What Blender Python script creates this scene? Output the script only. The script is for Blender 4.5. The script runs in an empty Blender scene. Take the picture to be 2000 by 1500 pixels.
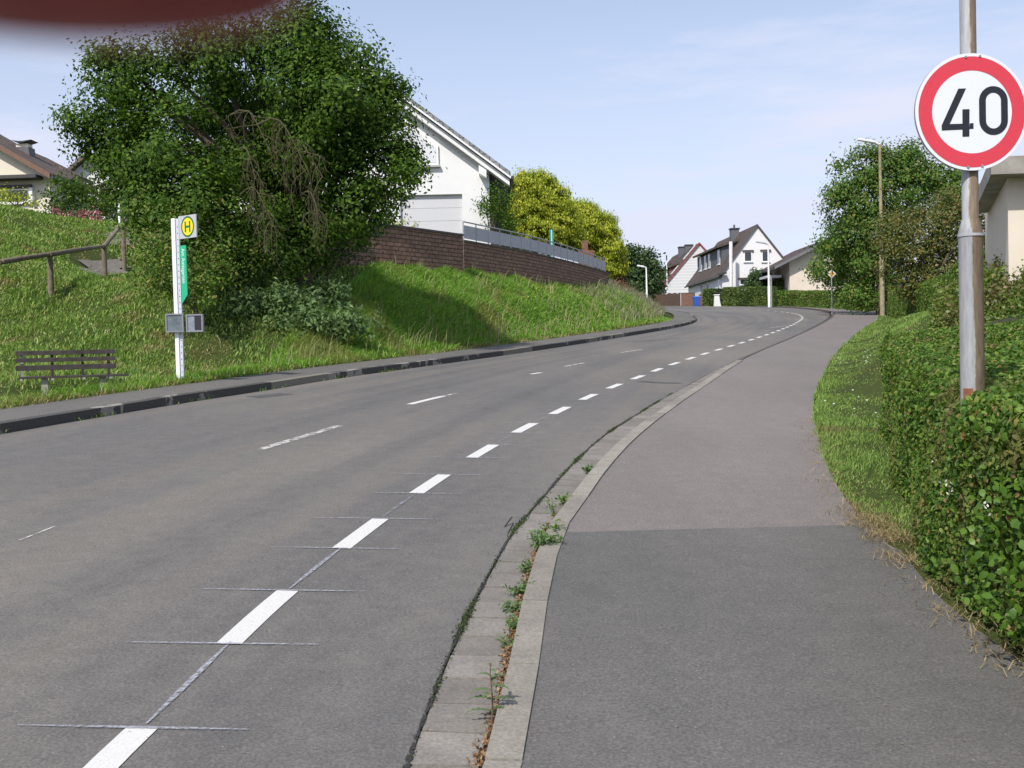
import bpy, bmesh, math, random
import numpy as np
from mathutils import Vector, Matrix
random.seed(7); rng = np.random.default_rng(11)
S = bpy.context.scene; COL = S.collection
R = math.radians
# ------------------------------------------------------------------ camera model (2000x1500 photo pixels)
F = 2200.0; PITCH = math.atan(66/2200); ROLL = R(1.45); HCAM = 1.70
_cp, _sp, _cr, _sr = math.cos(PITCH), math.sin(PITCH), math.cos(ROLL), math.sin(ROLL)
fwd = np.array([0, _cp, -_sp]); r0 = np.array([1., 0, 0]); u0 = np.array([0, _sp, _cp])
camx = _cr*r0 - _sr*u0; camy = _sr*r0 + _cr*u0
n = np.array([0, 1, 190/F]); n /= np.linalg.norm(n)
nw = n[0]*camx + n[1]*camy + n[2]*(-fwd)
PA, PB = -nw[0]/nw[2], -nw[1]/nw[2]
CZ = HCAM/nw[2]
CAM = np.array([0, 0, CZ])
def ray(px, py): return fwd + (px-1000)/F*camx - (py-750)/F*camy
def P(px, py, d): return CAM + ray(px, py)*d
def smin(y, c=104.): 
    y = np.asarray(y, float)
    return np.where(y < c-8, y, np.where(y > c+8, c, c - (c+8-y)**2/32.))
def plane(x, y): return PA*np.clip(x, -40, 60) + PB*smin(np.maximum(y, -60))
def G(px, py, h=0.0):
    d = ray(px, py); t = (PA*0 + h - CZ)/(d[2]-PA*d[0]-PB*d[1]); return CAM + d*t
def proj(p):
    q = np.asarray(p, float)-CAM; d = q@fwd; return 1000+F*(q@camx)/d, 750-F*(q@camy)/d, d
def cr(pts, step=0.5):
    pts = np.array(pts, float); out = []
    Q = np.vstack([2*pts[0]-pts[1], pts, 2*pts[-1]-pts[-2]])
    for i in range(1, len(Q)-2):
        p0, p1, p2, p3 = Q[i-1:i+3]; k = max(2, int(np.linalg.norm(p2-p1)/step))
        for t in np.linspace(0, 1, k, endpoint=False):
            out.append(.5*((2*p1)+(p2-p0)*t+(2*p0-5*p1+4*p2-p3)*t*t+(3*p1-p0-3*p2+p3)*t**3))
    out.append(pts[-1]); return np.array(out)
def resample(pl, step):
    d = np.r_[0, np.cumsum(np.linalg.norm(np.diff(pl, axis=0), axis=1))]
    s = np.arange(0, d[-1], step); return np.stack([np.interp(s, d, pl[:, i]) for i in range(pl.shape[1])], 1)
def nrm2(pl):
    t = np.gradient(pl, axis=0); t /= np.linalg.norm(t, axis=1)[:, None]
    return np.stack([t[:, 1], -t[:, 0]], 1)     # right-hand normal
def xy(p): return np.asarray(p)[..., :2]
# ------------------------------------------------------------------ materials
MATS = {}
def newmat(name):
    m = bpy.data.materials.new(name); m.use_nodes = True; m.node_tree.nodes.clear(); return m, m.node_tree
def ramp(nt, fac, stops):
    r = nt.nodes.new('ShaderNodeValToRGB'); cr_ = r.color_ramp
    while len(cr_.elements) < len(stops): cr_.elements.new(.5)
    for e, (p, c) in zip(cr_.elements, stops): e.position = p; e.color = (*c, 1) if len(c) == 3 else c
    nt.links.new(fac, r.inputs[0]); return r.outputs[0]
def noise(nt, scale, detail=4, rough=.55, coord='Object', vec=None, stretch=None):
    n_ = nt.nodes.new('ShaderNodeTexNoise'); n_.inputs['Scale'].default_value = scale
    n_.inputs['Detail'].default_value = detail; n_.inputs['Roughness'].default_value = rough
    if vec is None:
        tc = nt.nodes.new('ShaderNodeNewGeometry') if coord == 'World' else nt.nodes.new('ShaderNodeTexCoord')
        vec = tc.outputs['Position' if coord == 'World' else coord]
    if stretch:
        mp = nt.nodes.new('ShaderNodeMapping'); mp.inputs['Scale'].default_value = stretch
        nt.links.new(vec, mp.inputs[0]); vec = mp.outputs[0]
    nt.links.new(vec, n_.inputs['Vector']); return n_.outputs['Fac']
def mix(nt, fac, a, b, blend='MIX'):
    m = nt.nodes.new('ShaderNodeMix'); m.data_type = 'RGBA'; m.blend_type = blend
    for sock, v in ((m.inputs[0], fac), (m.inputs[6], a), (m.inputs[7], b)):
        if isinstance(v, (int, float)): sock.default_value = v
        elif isinstance(v, tuple): sock.default_value = (*v, 1)
        else: nt.links.new(v, sock)
    return m.outputs[2]
def principled(nt, col, rough=.7, bump=None, bstr=.3, bdist=.01, spec=.4, metal=0.):
    b = nt.nodes.new('ShaderNodeBsdfPrincipled'); o = nt.nodes.new('ShaderNodeOutputMaterial')
    if isinstance(col, tuple): b.inputs['Base Color'].default_value = (*col, 1)
    else: nt.links.new(col, b.inputs['Base Color'])
    b.inputs['Roughness'].default_value = rough; b.inputs['Specular IOR Level'].default_value = spec; b.inputs['Metallic'].default_value = metal
    if bump is not None:
        bp = nt.nodes.new('ShaderNodeBump'); bp.inputs['Strength'].default_value = bstr; bp.inputs['Distance'].default_value = bdist
        nt.links.new(bump, bp.inputs['Height']); nt.links.new(bp.outputs[0], b.inputs['Normal'])
    nt.links.new(b.outputs[0], o.inputs[0]); return b
def simple(name, col, rough=.6, var=.12, scale=6., metal=0., spec=.4, bstr=.15):
    if name in MATS: return MATS[name]
    m, nt = newmat(name); f = noise(nt, scale, 6, .6)
    lo = tuple(c*(1-var) for c in col); hi = tuple(min(1, c*(1+var)) for c in col)
    principled(nt, ramp(nt, f, [(.3, lo), (.7, hi)]), rough, f, bstr, .01, spec, metal); MATS[name] = m; return m
def mat_asphalt(name, a, b, speck=.5, patch=.25, tint=None, tracks=False):
    m, nt = newmat(name)
    big = noise(nt, patch, 5, .55, 'World', stretch=(1, .45, 1)); base = ramp(nt, big, [(.33, a), (.68, b)])
    if tracks:
        uvn = nt.nodes.new('ShaderNodeUVMap'); tk = noise(nt, 1., 3, .5, vec=uvn.outputs[0], stretch=(1.1, .045, 1)); base = mix(nt, .9, base, mix(nt, 1., base, ramp(nt, tk, [(.36, (.80, .81, .83)), (.5, (1., 1., 1.)), (.62, (1.13, 1.09, 1.02))]), 'MULTIPLY'))
    md = noise(nt, 6, 5, .6, 'World'); base = mix(nt, .22, base, ramp(nt, md, [(.3, tuple(c*.8 for c in a)), (.7, tuple(c*1.2 for c in b))]))
    fine = noise(nt, 75, 5, .8, 'World')
    base = mix(nt, .62, base, mix(nt, 1., base, ramp(nt, fine, [(.32, (.3,)*3), (.5, (1.,)*3), (.68, (1.9,)*3)]), 'MULTIPLY'))
    v = nt.nodes.new('ShaderNodeTexVoronoi'); v.inputs['Scale'].default_value = 38
    g = nt.nodes.new('ShaderNodeNewGeometry'); nt.links.new(g.outputs['Position'], v.inputs['Vector'])
    sp = ramp(nt, v.outputs['Distance'], [(.06, (1, 1, 1)), (.13, (0, 0, 0))])
    rnd = nt.nodes.new('ShaderNodeSeparateColor'); nt.links.new(v.outputs['Color'], rnd.inputs[0])
    th = ramp(nt, rnd.outputs[0], [(.86, (0, 0, 0)), (.9, (1, 1, 1))])
    mask = mix(nt, 1., sp, th, 'MULTIPLY'); base2 = mix(nt, mask, base, (.42, .40, .36))
    bmp = mix(nt, .5, fine, md); principled(nt, base2, .86, bmp, .6, .004, .35); return m
def mat_leaf(name, stops, rough=.45, trans=.35, pos=None, spec=.35):
    m, nt = newmat(name); g = nt.nodes.new('ShaderNodeNewGeometry')
    c = ramp(nt, g.outputs['Random Per Island'], stops)
    if pos:
        nz = noise(nt, pos[0], 3, .6, 'World'); c = mix(nt, ramp(nt, nz, [(pos[1], (0, 0, 0)), (pos[1]+.1, (1, 1, 1))]), c, mix(nt, .8, c, pos[2]))
    b = nt.nodes.new('ShaderNodeBsdfPrincipled'); nt.links.new(c, b.inputs['Base Color']); b.inputs['Roughness'].default_value = rough
    b.inputs['Specular IOR Level'].default_value = spec
    t = nt.nodes.new('ShaderNodeBsdfTranslucent'); tc = mix(nt, 1., c, (1.35, 1.5, .7), 'MULTIPLY'); nt.links.new(tc, t.inputs[0])
    ms = nt.nodes.new('ShaderNodeMixShader'); ms.inputs[0].default_value = trans
    nt.links.new(b.outputs[0], ms.inputs[1]); nt.links.new(t.outputs[0], ms.inputs[2])
    o = nt.nodes.new('ShaderNodeOutputMaterial'); nt.links.new(ms.outputs[0], o.inputs[0]); return m
def mat_brick(name, c1, c2, mortar, bw, bh, ms=.012, bump=.6):
    m, nt = newmat(name); tc = nt.nodes.new('ShaderNodeUVMap'); b = nt.nodes.new('ShaderNodeTexBrick')
    b.inputs['Scale'].default_value = 1; b.inputs['Brick Width'].default_value = bw; b.inputs['Row Height'].default_value = bh
    b.inputs['Mortar Size'].default_value = ms; b.inputs['Mortar Smooth'].default_value = .3; b.inputs['Color1'].default_value = (*c1, 1); b.inputs['Color2'].default_value = (*c2, 1)
    b.inputs['Mortar'].default_value = (*mortar, 1); nt.links.new(tc.outputs[0], b.inputs['Vector'])
    nz = noise(nt, 9, 5, .65); c = mix(nt, .8, b.outputs[0], mix(nt, 1., b.outputs[0], ramp(nt, nz, [(.3, (.55,)*3), (.7, (1.4,)*3)]), 'MULTIPLY'))
    h = mix(nt, .35, b.outputs['Fac'], nz); inv = nt.nodes.new('ShaderNodeInvert'); nt.links.new(h, inv.inputs[1])
    principled(nt, c, .85, inv.outputs[0], bump, .03, .25); return m
# ------------------------------------------------------------------ mesh helpers
def mesh(name, V, Fc, mat, parent=None, smooth=False, uv=None, mats=None, mi=None):
    me = bpy.data.meshes.new(name); me.from_pydata([tuple(map(float, v)) for v in V], [], [tuple(f) for f in Fc]); me.update()
    for mm in (mats or [mat]): me.materials.append(mm)
    if mi is not None: me.polygons.foreach_set('material_index', mi)
    if smooth: me.polygons.foreach_set('use_smooth', [True]*len(me.polygons))
    if uv is not None:
        l = me.uv_layers.new(name='UVMap'); l.data.foreach_set('uv', np.asarray(uv, np.float32).ravel())
    o = bpy.data.objects.new(name, me); COL.objects.link(o); place(o, parent); return o
def W(o):
    Lm = Matrix.LocRotScale(o.location, o.rotation_euler, o.scale)
    return W(o.parent) @ o.matrix_parent_inverse @ Lm if o.parent else Lm
def place(o, parent):
    if parent is not None: o.parent = parent; o.matrix_parent_inverse = W(parent).inverted()
def bigmesh(name, V, T, mat, parent=None):
    """numpy triangles"""
    me = bpy.data.meshes.new(name); nv, nf = len(V), len(T)
    me.vertices.add(nv); me.vertices.foreach_set('co', np.ascontiguousarray(V, np.float32).ravel())
    me.loops.add(nf*3); me.loops.foreach_set('vertex_index', np.ascontiguousarray(T, np.int32).ravel())
    me.polygons.add(nf); me.polygons.foreach_set('loop_start', np.arange(0, nf*3, 3, dtype=np.int32))
    me.materials.append(mat); me.update(calc_edges=True); me.validate()
    o = bpy.data.objects.new(name, me); COL.objects.link(o); place(o, parent); return o
def empty(name, loc, label=None, cat=None, group=None):
    o = bpy.data.objects.new(name, None); o.location = tuple(map(float, loc)); o.empty_display_size = .2; COL.objects.link(o)
    tag(o, label, cat, group); return o
def tag(o, label=None, cat=None, group=None, kind=None):
    if label: o['label'] = label
    if cat: o['category'] = cat
    if group: o['group'] = group
    if kind: o['kind'] = kind
    return o
class MB:
    def __init__(s): s.v = []; s.f = []
    def add(s, V, Fc):
        k = len(s.v); s.v += [tuple(map(float, v)) for v in V]; s.f += [tuple(i+k for i in f) for f in Fc]; return s
    def box(s, c, h, u=(1, 0, 0), v=(0, 1, 0), w=(0, 0, 1)):
        c, u, v, w = map(lambda a: np.asarray(a, float), (c, u, v, w)); V = []
        for i in (-1, 1):
            for j in (-1, 1):
                for k in (-1, 1): V.append(c+i*h[0]*u+j*h[1]*v+k*h[2]*w)
        return s.add(V, [(0, 1, 3, 2), (4, 6, 7, 5), (0, 4, 5, 1), (2, 3, 7, 6), (0, 2, 6, 4), (1, 5, 7, 3)])
    def bbox(s, x0, x1, y0, y1, z0, z1): return s.box(((x0+x1)/2, (y0+y1)/2, (z0+z1)/2), (abs(x1-x0)/2, abs(y1-y0)/2, abs(z1-z0)/2))
    def tube(s, pts, rad, sides=8, cap=True):
        pts = np.array(pts, float); rad = np.broadcast_to(np.asarray(rad, float), (len(pts),)); T = np.gradient(pts, axis=0)
        T /= np.linalg.norm(T, axis=1)[:, None]+1e-9; a = np.array([0, 0, 1.]) if abs(T[0][2]) < .9 else np.array([1., 0, 0]); V = []
        for p, t, r in zip(pts, T, rad):
            u = np.cross(t, a); u /= np.linalg.norm(u)+1e-9; w = np.cross(u, t)
            for k in range(sides): an = 2*math.pi*k/sides; V.append(p+r*(math.cos(an)*u+math.sin(an)*w))
        Fc = [(i*sides+k, i*sides+(k+1) % sides, (i+1)*sides+(k+1) % sides, (i+1)*sides+k) for i in range(len(pts)-1) for k in range(sides)]
        if cap: Fc += [tuple(range(sides))[::-1], tuple(range((len(pts)-1)*sides, len(pts)*sides))]
        return s.add(V, Fc)
    def prism(s, outline, a, b):
        """outline: list of 3D points, extruded by vector (b-a) - a,b offsets"""
        O = [np.asarray(p, float) for p in outline]; k = len(O); a, b = np.asarray(a, float), np.asarray(b, float)
        V = [p+a for p in O]+[p+b for p in O]
        return s.add(V, [tuple(range(k))[::-1], tuple(range(k, 2*k))]+[(i, (i+1) % k, (i+1) % k+k, i+k) for i in range(k)])
    def build(s, name, mat, parent=None, smooth=False, bevel=0):
        me = bpy.data.meshes.new(name); me.from_pydata(s.v, [], s.f); me.update()
        b = bmesh.new(); b.from_mesh(me); bmesh.ops.recalc_face_normals(b, faces=b.faces)
        if bevel: bmesh.ops.bevel(b, geom=b.edges[:], offset=bevel, segments=2, affect='EDGES', profile=.6)
        b.to_mesh(me); b.free(); me.materials.append(mat)
        if smooth: 
            me.polygons.foreach_set('use_smooth', [True]*len(me.polygons))
            try: me.set_sharp_from_angle(angle=R(40))
            except Exception: pass
        o = bpy.data.objects.new(name, me); COL.objects.link(o); place(o, parent); return o
def unit(v): return v/(np.linalg.norm(v, axis=-1, keepdims=True)+1e-9)
def leafgeo(C, size, nbias=None, bias=.6, aspect=.55, detail=False, updir=None, upw=.0):
    N = len(C); size = np.broadcast_to(size, (N,)); nn = rng.normal(size=(N, 3)); nn = unit(nn)
    if nbias is not None: nn = unit(nn*(1-bias)+nbias*bias)
    t = rng.normal(size=(N, 3))
    if updir is not None: t = unit(t)*(1-upw)+np.asarray(updir)*upw
    t = unit(t-(t*nn).sum(1)[:, None]*nn); b = np.cross(nn, t); s = size[:, None]
    if detail:
        w = aspect; vs = [C-t*s*.5, C-t*s*.22+b*s*w*.42+nn*s*.07, C+t*s*.15+b*s*w*.45+nn*s*.08, C+t*s*.5-nn*s*.05, C+t*s*.15-b*s*w*.45+nn*s*.08, C-t*s*.22-b*s*w*.42+nn*s*.07]
        V = np.stack(vs, 1).reshape(-1, 3); T = np.array([[0, 1, 5], [1, 2, 5], [5, 2, 4], [2, 3, 4]])
        return V, (np.arange(N)[:, None, None]*6+T).reshape(-1, 3)
    V = np.stack([C-t*s*.5, C+b*s*aspect*.5+nn*s*.1, C+t*s*.5, C-b*s*aspect*.5+nn*s*.1], 1).reshape(-1, 3)
    T = np.array([[0, 1, 3], [1, 2, 3]]); return V, (np.arange(N)[:, None, None]*4+T).reshape(-1, 3)
def leaves(name, C, size, mat, parent=None, **k):
    V, T = leafgeo(np.asarray(C, float), size, **k); return bigmesh(name, V, T, mat, parent)
def blades(name, B, hgt, wid, mat, parent=None, lean=.35, wind=(.25, .05)):
    N = len(B); a = rng.uniform(0, 2*math.pi, N); d = np.stack([np.cos(a), np.sin(a), np.zeros(N)], 1)
    L = rng.normal(size=(N, 3))*lean; L[:, 2] = 0; L[:, 0] += wind[0]; L[:, 1] += wind[1]; h = hgt[:, None]; w = wid[:, None]
    up = np.array([0, 0, 1.]); m = B+up*h*.55+L*h*.3; t = B+up*h*(.95-.25*np.linalg.norm(L, axis=1)[:, None])+L*h
    V = np.stack([B-d*w*.5, B+d*w*.5, m-d*w*.4, m+d*w*.4, t], 1).reshape(-1, 3)
    T = np.array([[0, 1, 3], [0, 3, 2], [2, 3, 4]]); return bigmesh(name, V, (np.arange(N)[:, None, None]*5+T).reshape(-1, 3), mat, parent)
# ------------------------------------------------------------------ layout lines (world xy from photo pixels on the road plane)
def GL(pts, h=0.): return [xy(G(a, b, h)) for a, b in pts]
kerbL = cr([(-12.6, -10), (-10.2, 0), (-8.0, 7)]+GL([(0, 848), (110, 829), (360, 787), (510, 764), (690, 735), (1000, 692), (1200, 661), (1320, 640), (1358, 629)])+[(10.4, 64), (11.0, 72), (10.2, 80), (7.5, 86), (1, 90), (-12, 93)])
gut = cr([(-2.3, -10), (-1.55, -3), (-1.0, 1)]+GL([(742, 1650), (792, 1500), (834, 1388), (868, 1302), (899, 1230), (929, 1169), (976, 1082), (1008, 1032), (1060, 972), (1110, 915), (1180, 851), (1255, 803), (1325, 762), (1440, 702), (1540, 660), (1592, 636), (1619, 619), (1612, 610), (1562, 603.2), (1500, 600), (1400, 597.6)])+[(10, 104), (-12, 108)])
gutR = cr([(-1.9, -10), (-1.15, -3), (-.62, 1)]+GL([(905, 1650), (942, 1500), (976, 1392), (990, 1320), (1008, 1230), (1026, 1162), (1050, 1082), (1073, 1035), (1112, 985), (1152, 932), (1213, 868), (1280, 815), (1348, 768), (1452, 702), (1548, 660), (1599, 636), (1625, 619), (1620, 609), (1565, 602), (1500, 599), (1400, 596.8)])+[(10, 104.6), (-12, 108.6)])
HP = .055   # right pavement height
HL = .115   # left pavement height
pavR = cr([(1.15, -10), (1.5, -3), (1.85, 2)]+GL([(2075, 1345), (1990, 1290), (1900, 1222), (1820, 1152), (1740, 1052), (1690, 1010), (1645, 965), (1608, 885), (1590, 800), (1601, 750), (1640, 682), (1688, 641), (1716, 620), (1702, 605.5)], HP)+[(27, 92), (24, 103), (10, 107), (-12, 111)])
nL = nrm2(kerbL); pavL = kerbL - nL*1.15; kerbLb = kerbL - nL*.16
mark = cr([(-1.75, -6), (-1.72, 0)]+GL([(173, 1525), (286, 1416), (540, 1173), (735, 1020), (852, 938), (949, 878), (1027, 835), (1098, 800), (1155, 773), (1209, 751), (1257, 733), (1301, 716), (1340, 703), (1380, 690), (1424, 677), (1470, 663), (1520, 646), (1553, 632), (1567, 621), (1557, 614), (1530, 609.3), (1490, 606), (1440, 603.8), (1390, 602.5)])+[(11, 93), (-12, 97)], .25)
# ------------------------------------------------------------------ terrain
def pdist(x, y, pl, sub=3):
    pl = pl[::sub]; A = pl[:-1]; B = pl[1:]; D = B-A; L2 = (D**2).sum(1); out = np.full(x.shape, 1e9); sg = np.ones(x.shape)
    for a, d, l in zip(A, D, L2):
        t = np.clip(((x-a[0])*d[0]+(y-a[1])*d[1])/l, 0, 1); qx = x-a[0]-t*d[0]; qy = y-a[1]-t*d[1]; q = np.hypot(qx, qy)
        c = d[0]*qy-d[1]*qx; m = q < out-1e-9; out = np.where(m, q, out); sg = np.where(m, np.where(c > 0, 1, -1), sg)
    return out*sg     # >0 : left of the line
ctl = []
def cp(px, py, d): p = P(px, py, d); ctl.append((p[0], p[1], p[2]-plane(p[0], p[1])-.11))
for a in [(97, 577, 28), (203, 546, 34), (242, 532, 37), (0, 610, 27), (60, 694, 23), (220, 706, 23), (430, 692, 24), (470, 610, 25), (600, 610, 26), (560, 540, 29), (720, 640, 27), (300, 560, 31),
          (700, 508, 33), (800, 520, 35), (900, 533, 37), (1022, 555, 42), (1100, 560, 47), (1190, 568, 53), (860, 600, 31.5), (1100, 590, 41), (1000, 610, 36),
          (0, 402, 40), (100, 425, 42), (220, 443, 42), (320, 452, 42), (120, 490, 36), (0, 480, 33), (40, 540, 29), (1230, 570, 60), (1300, 588, 72), (-300, 600, 26), (-400, 420, 40), (-300, 720, 20)]: cp(*a)
for a in [(1990, 520, 18), (1900, 580, 21), (1830, 608, 25), (1860, 604, 34), (2100, 520, 16), (1800, 622, 22), (2300, 510, 20), (2100, 500, 26)]: cp(*a)
for x, y, o in [(-16, 55, 4.2), (-5, 48, 3.2), (-20, 75, 4.5), (0, 62, 2.4), (-40, 50, 4), (-40, 25, 2.2), (-60, 90, 4), (2, 75, 1.6), (-25, 5, 1), (-40, -20, 1), (-17, 9, .5), (-7, 18.3, -.13), (-7.6, 17.8, -.13), (-8, 16.8, -.1), (-6.2, 19.6, -.08), (-9, 15, -.05), (-7.8, 20., .02),
                (3.6, 6, .05), (4.2, 9, .06), (5.2, 13, .08), (6, 16, .25), (6.3, 11, .45), (5, 6, .3), (8, 6, .9), (12, 10, 1.8), (30, 40, 1.6), (26, 70, .6), (18, 45, .7), (40, 90, .6), (60, 60, 2.5), (40, 10, 3), (30, -20, 2), (6, 0, .4), (13, 34, 1.1), (24, 55, .7)]: ctl.append((x, y, o))
for q in pavL[::10]: ctl.append((q[0], q[1], 0))
for q in pavR[::10]: ctl.append((q[0], q[1], -.03))
ctl = np.array(ctl)
def U(r2): return np.where(r2 > 1e-9, r2*np.log(r2+1e-12)*.5, 0)
K = U(((ctl[:, None, :2]-ctl[None, :, :2])**2).sum(2)); Nn = len(ctl)
A_ = np.zeros((Nn+3, Nn+3)); A_[:Nn, :Nn] = K+np.eye(Nn)*.6; A_[:Nn, Nn] = 1; A_[:Nn, Nn+1:] = ctl[:, :2]; A_[Nn:, :Nn] = A_[:Nn, Nn:].T
TW = np.linalg.solve(A_, np.r_[ctl[:, 2], 0, 0, 0])
def tps(x, y):
    sh = x.shape; x = np.clip(x.ravel(), -55, 65); y = np.clip(y.ravel(), -25, 100); o = np.zeros(len(x))
    for i in range(0, len(x), 20000):
        a, b = x[i:i+20000], y[i:i+20000]
        o[i:i+20000] = U((a[:, None]-ctl[:, 0])**2+(b[:, None]-ctl[:, 1])**2)@TW[:Nn]+TW[Nn]+TW[Nn+1]*a+TW[Nn+2]*b
    return o.reshape(sh)
def sstep(t): t = np.clip(t, 0, 1); return t*t*(3-2*t)
def bumpn(x, y): return .05*np.sin(x*1.7+y*.6)*np.sin(y*1.3-x*.4)+.03*np.sin(x*3.9+1.3)*np.sin(y*3.1)
RX0, RY0, RS = -46., -22., .25
_rx, _ry = np.meshgrid(np.arange(RX0, 50, RS), np.arange(RY0, 122, RS))
R_L, R_R, R_T = pdist(_rx, _ry, pavL), pdist(_rx, _ry, pavR), tps(_rx, _ry)
def ras(A, x, y):
    u = np.clip((x-RX0)/RS, 0, A.shape[1]-1.001); v = np.clip((y-RY0)/RS, 0, A.shape[0]-1.001); i = u.astype(int); j = v.astype(int); a = u-i; b = v-j
    return (A[j, i]*(1-a)+A[j, i+1]*a)*(1-b)+(A[j+1, i]*(1-a)+A[j+1, i+1]*a)*b
def dPL(x, y): return ras(R_L, x, y)
def dPR(x, y): return ras(R_R, x, y)
def H(x, y, full=False):
    x = np.asarray(x, float); y = np.asarray(y, float)
    dl = dPL(x, y); dr = -dPR(x, y)       # >0 outside the corridor
    out = np.maximum(dl, dr); off = np.maximum(ras(R_T, x, y), -.12)
    o = np.where(out > 0, .08+off*sstep(out/1.6)+bumpn(x, y)*sstep(out/2), np.where(out > -.15, .08-.23*(-out/.15), -.15))
    z = plane(x, y)+o+np.where(dl > dr, .03, -.035)*(out > -.0); return (z, out) if full else z
def H1(x, y): return float(H(np.array([x]), np.array([y]))[0])
def hit(px, py, lo=3., hi=120.):
    d = np.arange(lo, hi, .1); pts = CAM+ray(px, py)[None]*d[:, None]; z = H(pts[:, 0], pts[:, 1]); k = np.argmax(pts[:, 2] < z); return pts[k]
def axisv(segs): 
    out = [segs[0][0]]
    for a, b, st in segs:
        k = max(1, round((b-a)/st)); out += list(np.linspace(a, b, k+1)[1:])
    return np.array(out)
gx = axisv([(-2500, -400, 700), (-400, -70, 60), (-70, -26, 3), (-26, 24, .4), (24, 60, 2), (60, 400, 60), (400, 2500, 700)])
gy = axisv([(-2500, -400, 700), (-400, -20, 60), (-20, 2, 1.5), (2, 64, .4), (64, 112, 1.5), (112, 400, 40), (400, 2500, 700)])
GX, GY = np.meshgrid(gx, gy); Z, OUT = H(GX, GY, True)
V = np.stack([GX, GY, Z], 2).reshape(-1, 3); nx, ny = len(gx), len(gy)
i0 = (np.arange(ny-1)[:, None]*nx+np.arange(nx-1)[None]).ravel()
T = np.concatenate([np.stack([i0, i0+1, i0+nx+1], 1), np.stack([i0, i0+nx+1, i0+nx], 1)])
m, nt = newmat('soil and turf'); f1 = noise(nt, .8, 6, .65, 'World'); f2 = noise(nt, 9, 5, .7, 'World')
c = mix(nt, f2, ramp(nt, f1, [(.35, (.035, .055, .014)), (.6, (.07, .085, .022)), (.72, (.13, .11, .05))]), (.045, .06, .018)); principled(nt, c, .95, f2, .8, .05, .1)
ter = bigmesh('ground', V, T, m); ter['kind'] = 'structure'; ter.data.polygons.foreach_set('use_smooth', [True]*len(ter.data.polygons))
# ------------------------------------------------------------------ road, gutter, kerbs, pavements
def strip(name, A, B, zA, zB, mat, parent=None, kind='structure', uv=False, vert=False):
    k = len(A); V = [(a[0], a[1], plane(a[0], a[1])+zA) for a in A]+[(b[0], b[1], plane(b[0], b[1])+zB) for b in B]
    Fc = [(i, i+1, k+i+1, k+i) for i in range(k-1)]; o = mesh(name, V, Fc, mat, parent)
    if kind and parent is None: o['kind'] = kind
    return o
def match(A, B, step=.5):
    """resample B to correspond with A by arclength fraction"""
    n_ = int(max(len(A), len(B))*1.2)
    def rs(p): d = np.r_[0, np.cumsum(np.linalg.norm(np.diff(p, axis=0), axis=1))]; s = np.linspace(0, d[-1], n_); return np.stack([np.interp(s, d, p[:, i]) for i in (0, 1)], 1)
    return rs(A), rs(B)
asph_road = mat_asphalt('road asphalt', (.104, .102, .099), (.178, .162, .143), patch=.26, tracks=True)
asph_pave = mat_asphalt('pavement asphalt', (.160, .142, .132), (.20, .177, .163), patch=.5)
asph_dark = mat_asphalt('newer pavement asphalt', (.098, .095, .089), (.138, .13, .12), patch=.7)
def fillstrip(name, A, B, z, mat, nacross=1, crown=0):
    A, B = match(A, B); V = []; Fc = []; k = nacross+1
    for a, b in zip(A, B):
        for j in range(k):
            t = j/nacross; p = a*(1-t)+b*t; V.append((p[0], p[1], plane(*p)+z+crown*4*t*(1-t)))
    for i in range(len(A)-1):
        for j in range(nacross): q = i*k+j; Fc.append((q, q+1, q+k+1, q+k))
    ds = np.r_[0, np.cumsum(np.linalg.norm(np.diff(A, axis=0), axis=1))]; wd_ = np.linalg.norm(A-B, axis=1); uv = [(wd_[q//k]*(q % k)/nacross, ds[q//k]) for f in Fc for q in f]
    o = mesh(name, V, Fc, mat, uv=uv); o['kind'] = 'structure'; return o
road = fillstrip('road', kerbL, gut, 0, asph_road, 6)
# gutter of setts: one slab strip with joints as real grooves
def mat_blocks(name, c1, c2, joint):
    m, nt = newmat(name); g = nt.nodes.new('ShaderNodeNewGeometry')
    c = ramp(nt, g.outputs['Random Per Island'], [(0, c1), (1, c2)]); f = noise(nt, 60, 4, .7, 'World'); f2 = noise(nt, 5, 4, .6, 'World')
    c = mix(nt, .6, c, mix(nt, 1., c, ramp(nt, f, [(.3, (.55,)*3), (.7, (1.45,)*3)]), 'MULTIPLY')); c = mix(nt, .5, c, mix(nt, 1., c, ramp(nt, f2, [(.3, (.7,)*3), (.7, (1.25,)*3)]), 'MULTIPLY'))
    principled(nt, c, .85, f, .5, .004, .3); return m
def blockrow(name, A, B, length, zt, depth, mat, gap=.006, s_end=1e9, zslope=0, tilt=None, s0=0):
    C = (A+B)/2; d = np.r_[0, np.cumsum(np.linalg.norm(np.diff(C, axis=0), axis=1))]
    def at(Pl, s): return np.array([np.interp(s, d, Pl[:, 0]), np.interp(s, d, Pl[:, 1])])
    mb = MB(); s = s0; e = min(d[-1], s_end)
    while s < e:
        L_ = length; g = gap*(1+.0*s); a0, a1 = at(A, s+g/2), at(A, s+L_-g/2); b0, b1 = at(B, s+g/2), at(B, s+L_-g/2)
        j = random.uniform(-.003, .003); V = []
        for q, w in ((a0, 0), (a1, 0), (b1, 1), (b0, 1)): V.append((q[0], q[1], plane(*q)+zt+j+zslope*w))
        V += [(v[0], v[1], v[2]-depth) for v in V]
        mb.add(V, [(3, 2, 1, 0), (0, 1, 5, 4), (1, 2, 6, 5), (2, 3, 7, 6), (3, 0, 4, 7)]); s += L_
    return mb.build(name, mat)
def nearest(Q, Pl):
    out = []
    for q in Q:
        D = Pl[1:]-Pl[:-1]; t = np.clip(((q-Pl[:-1])*D).sum(1)/(D**2).sum(1), 0, 1); c = Pl[:-1]+D*t[:, None]; out.append(c[np.argmin(((c-q)**2).sum(1))])
    return np.array(out)
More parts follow.
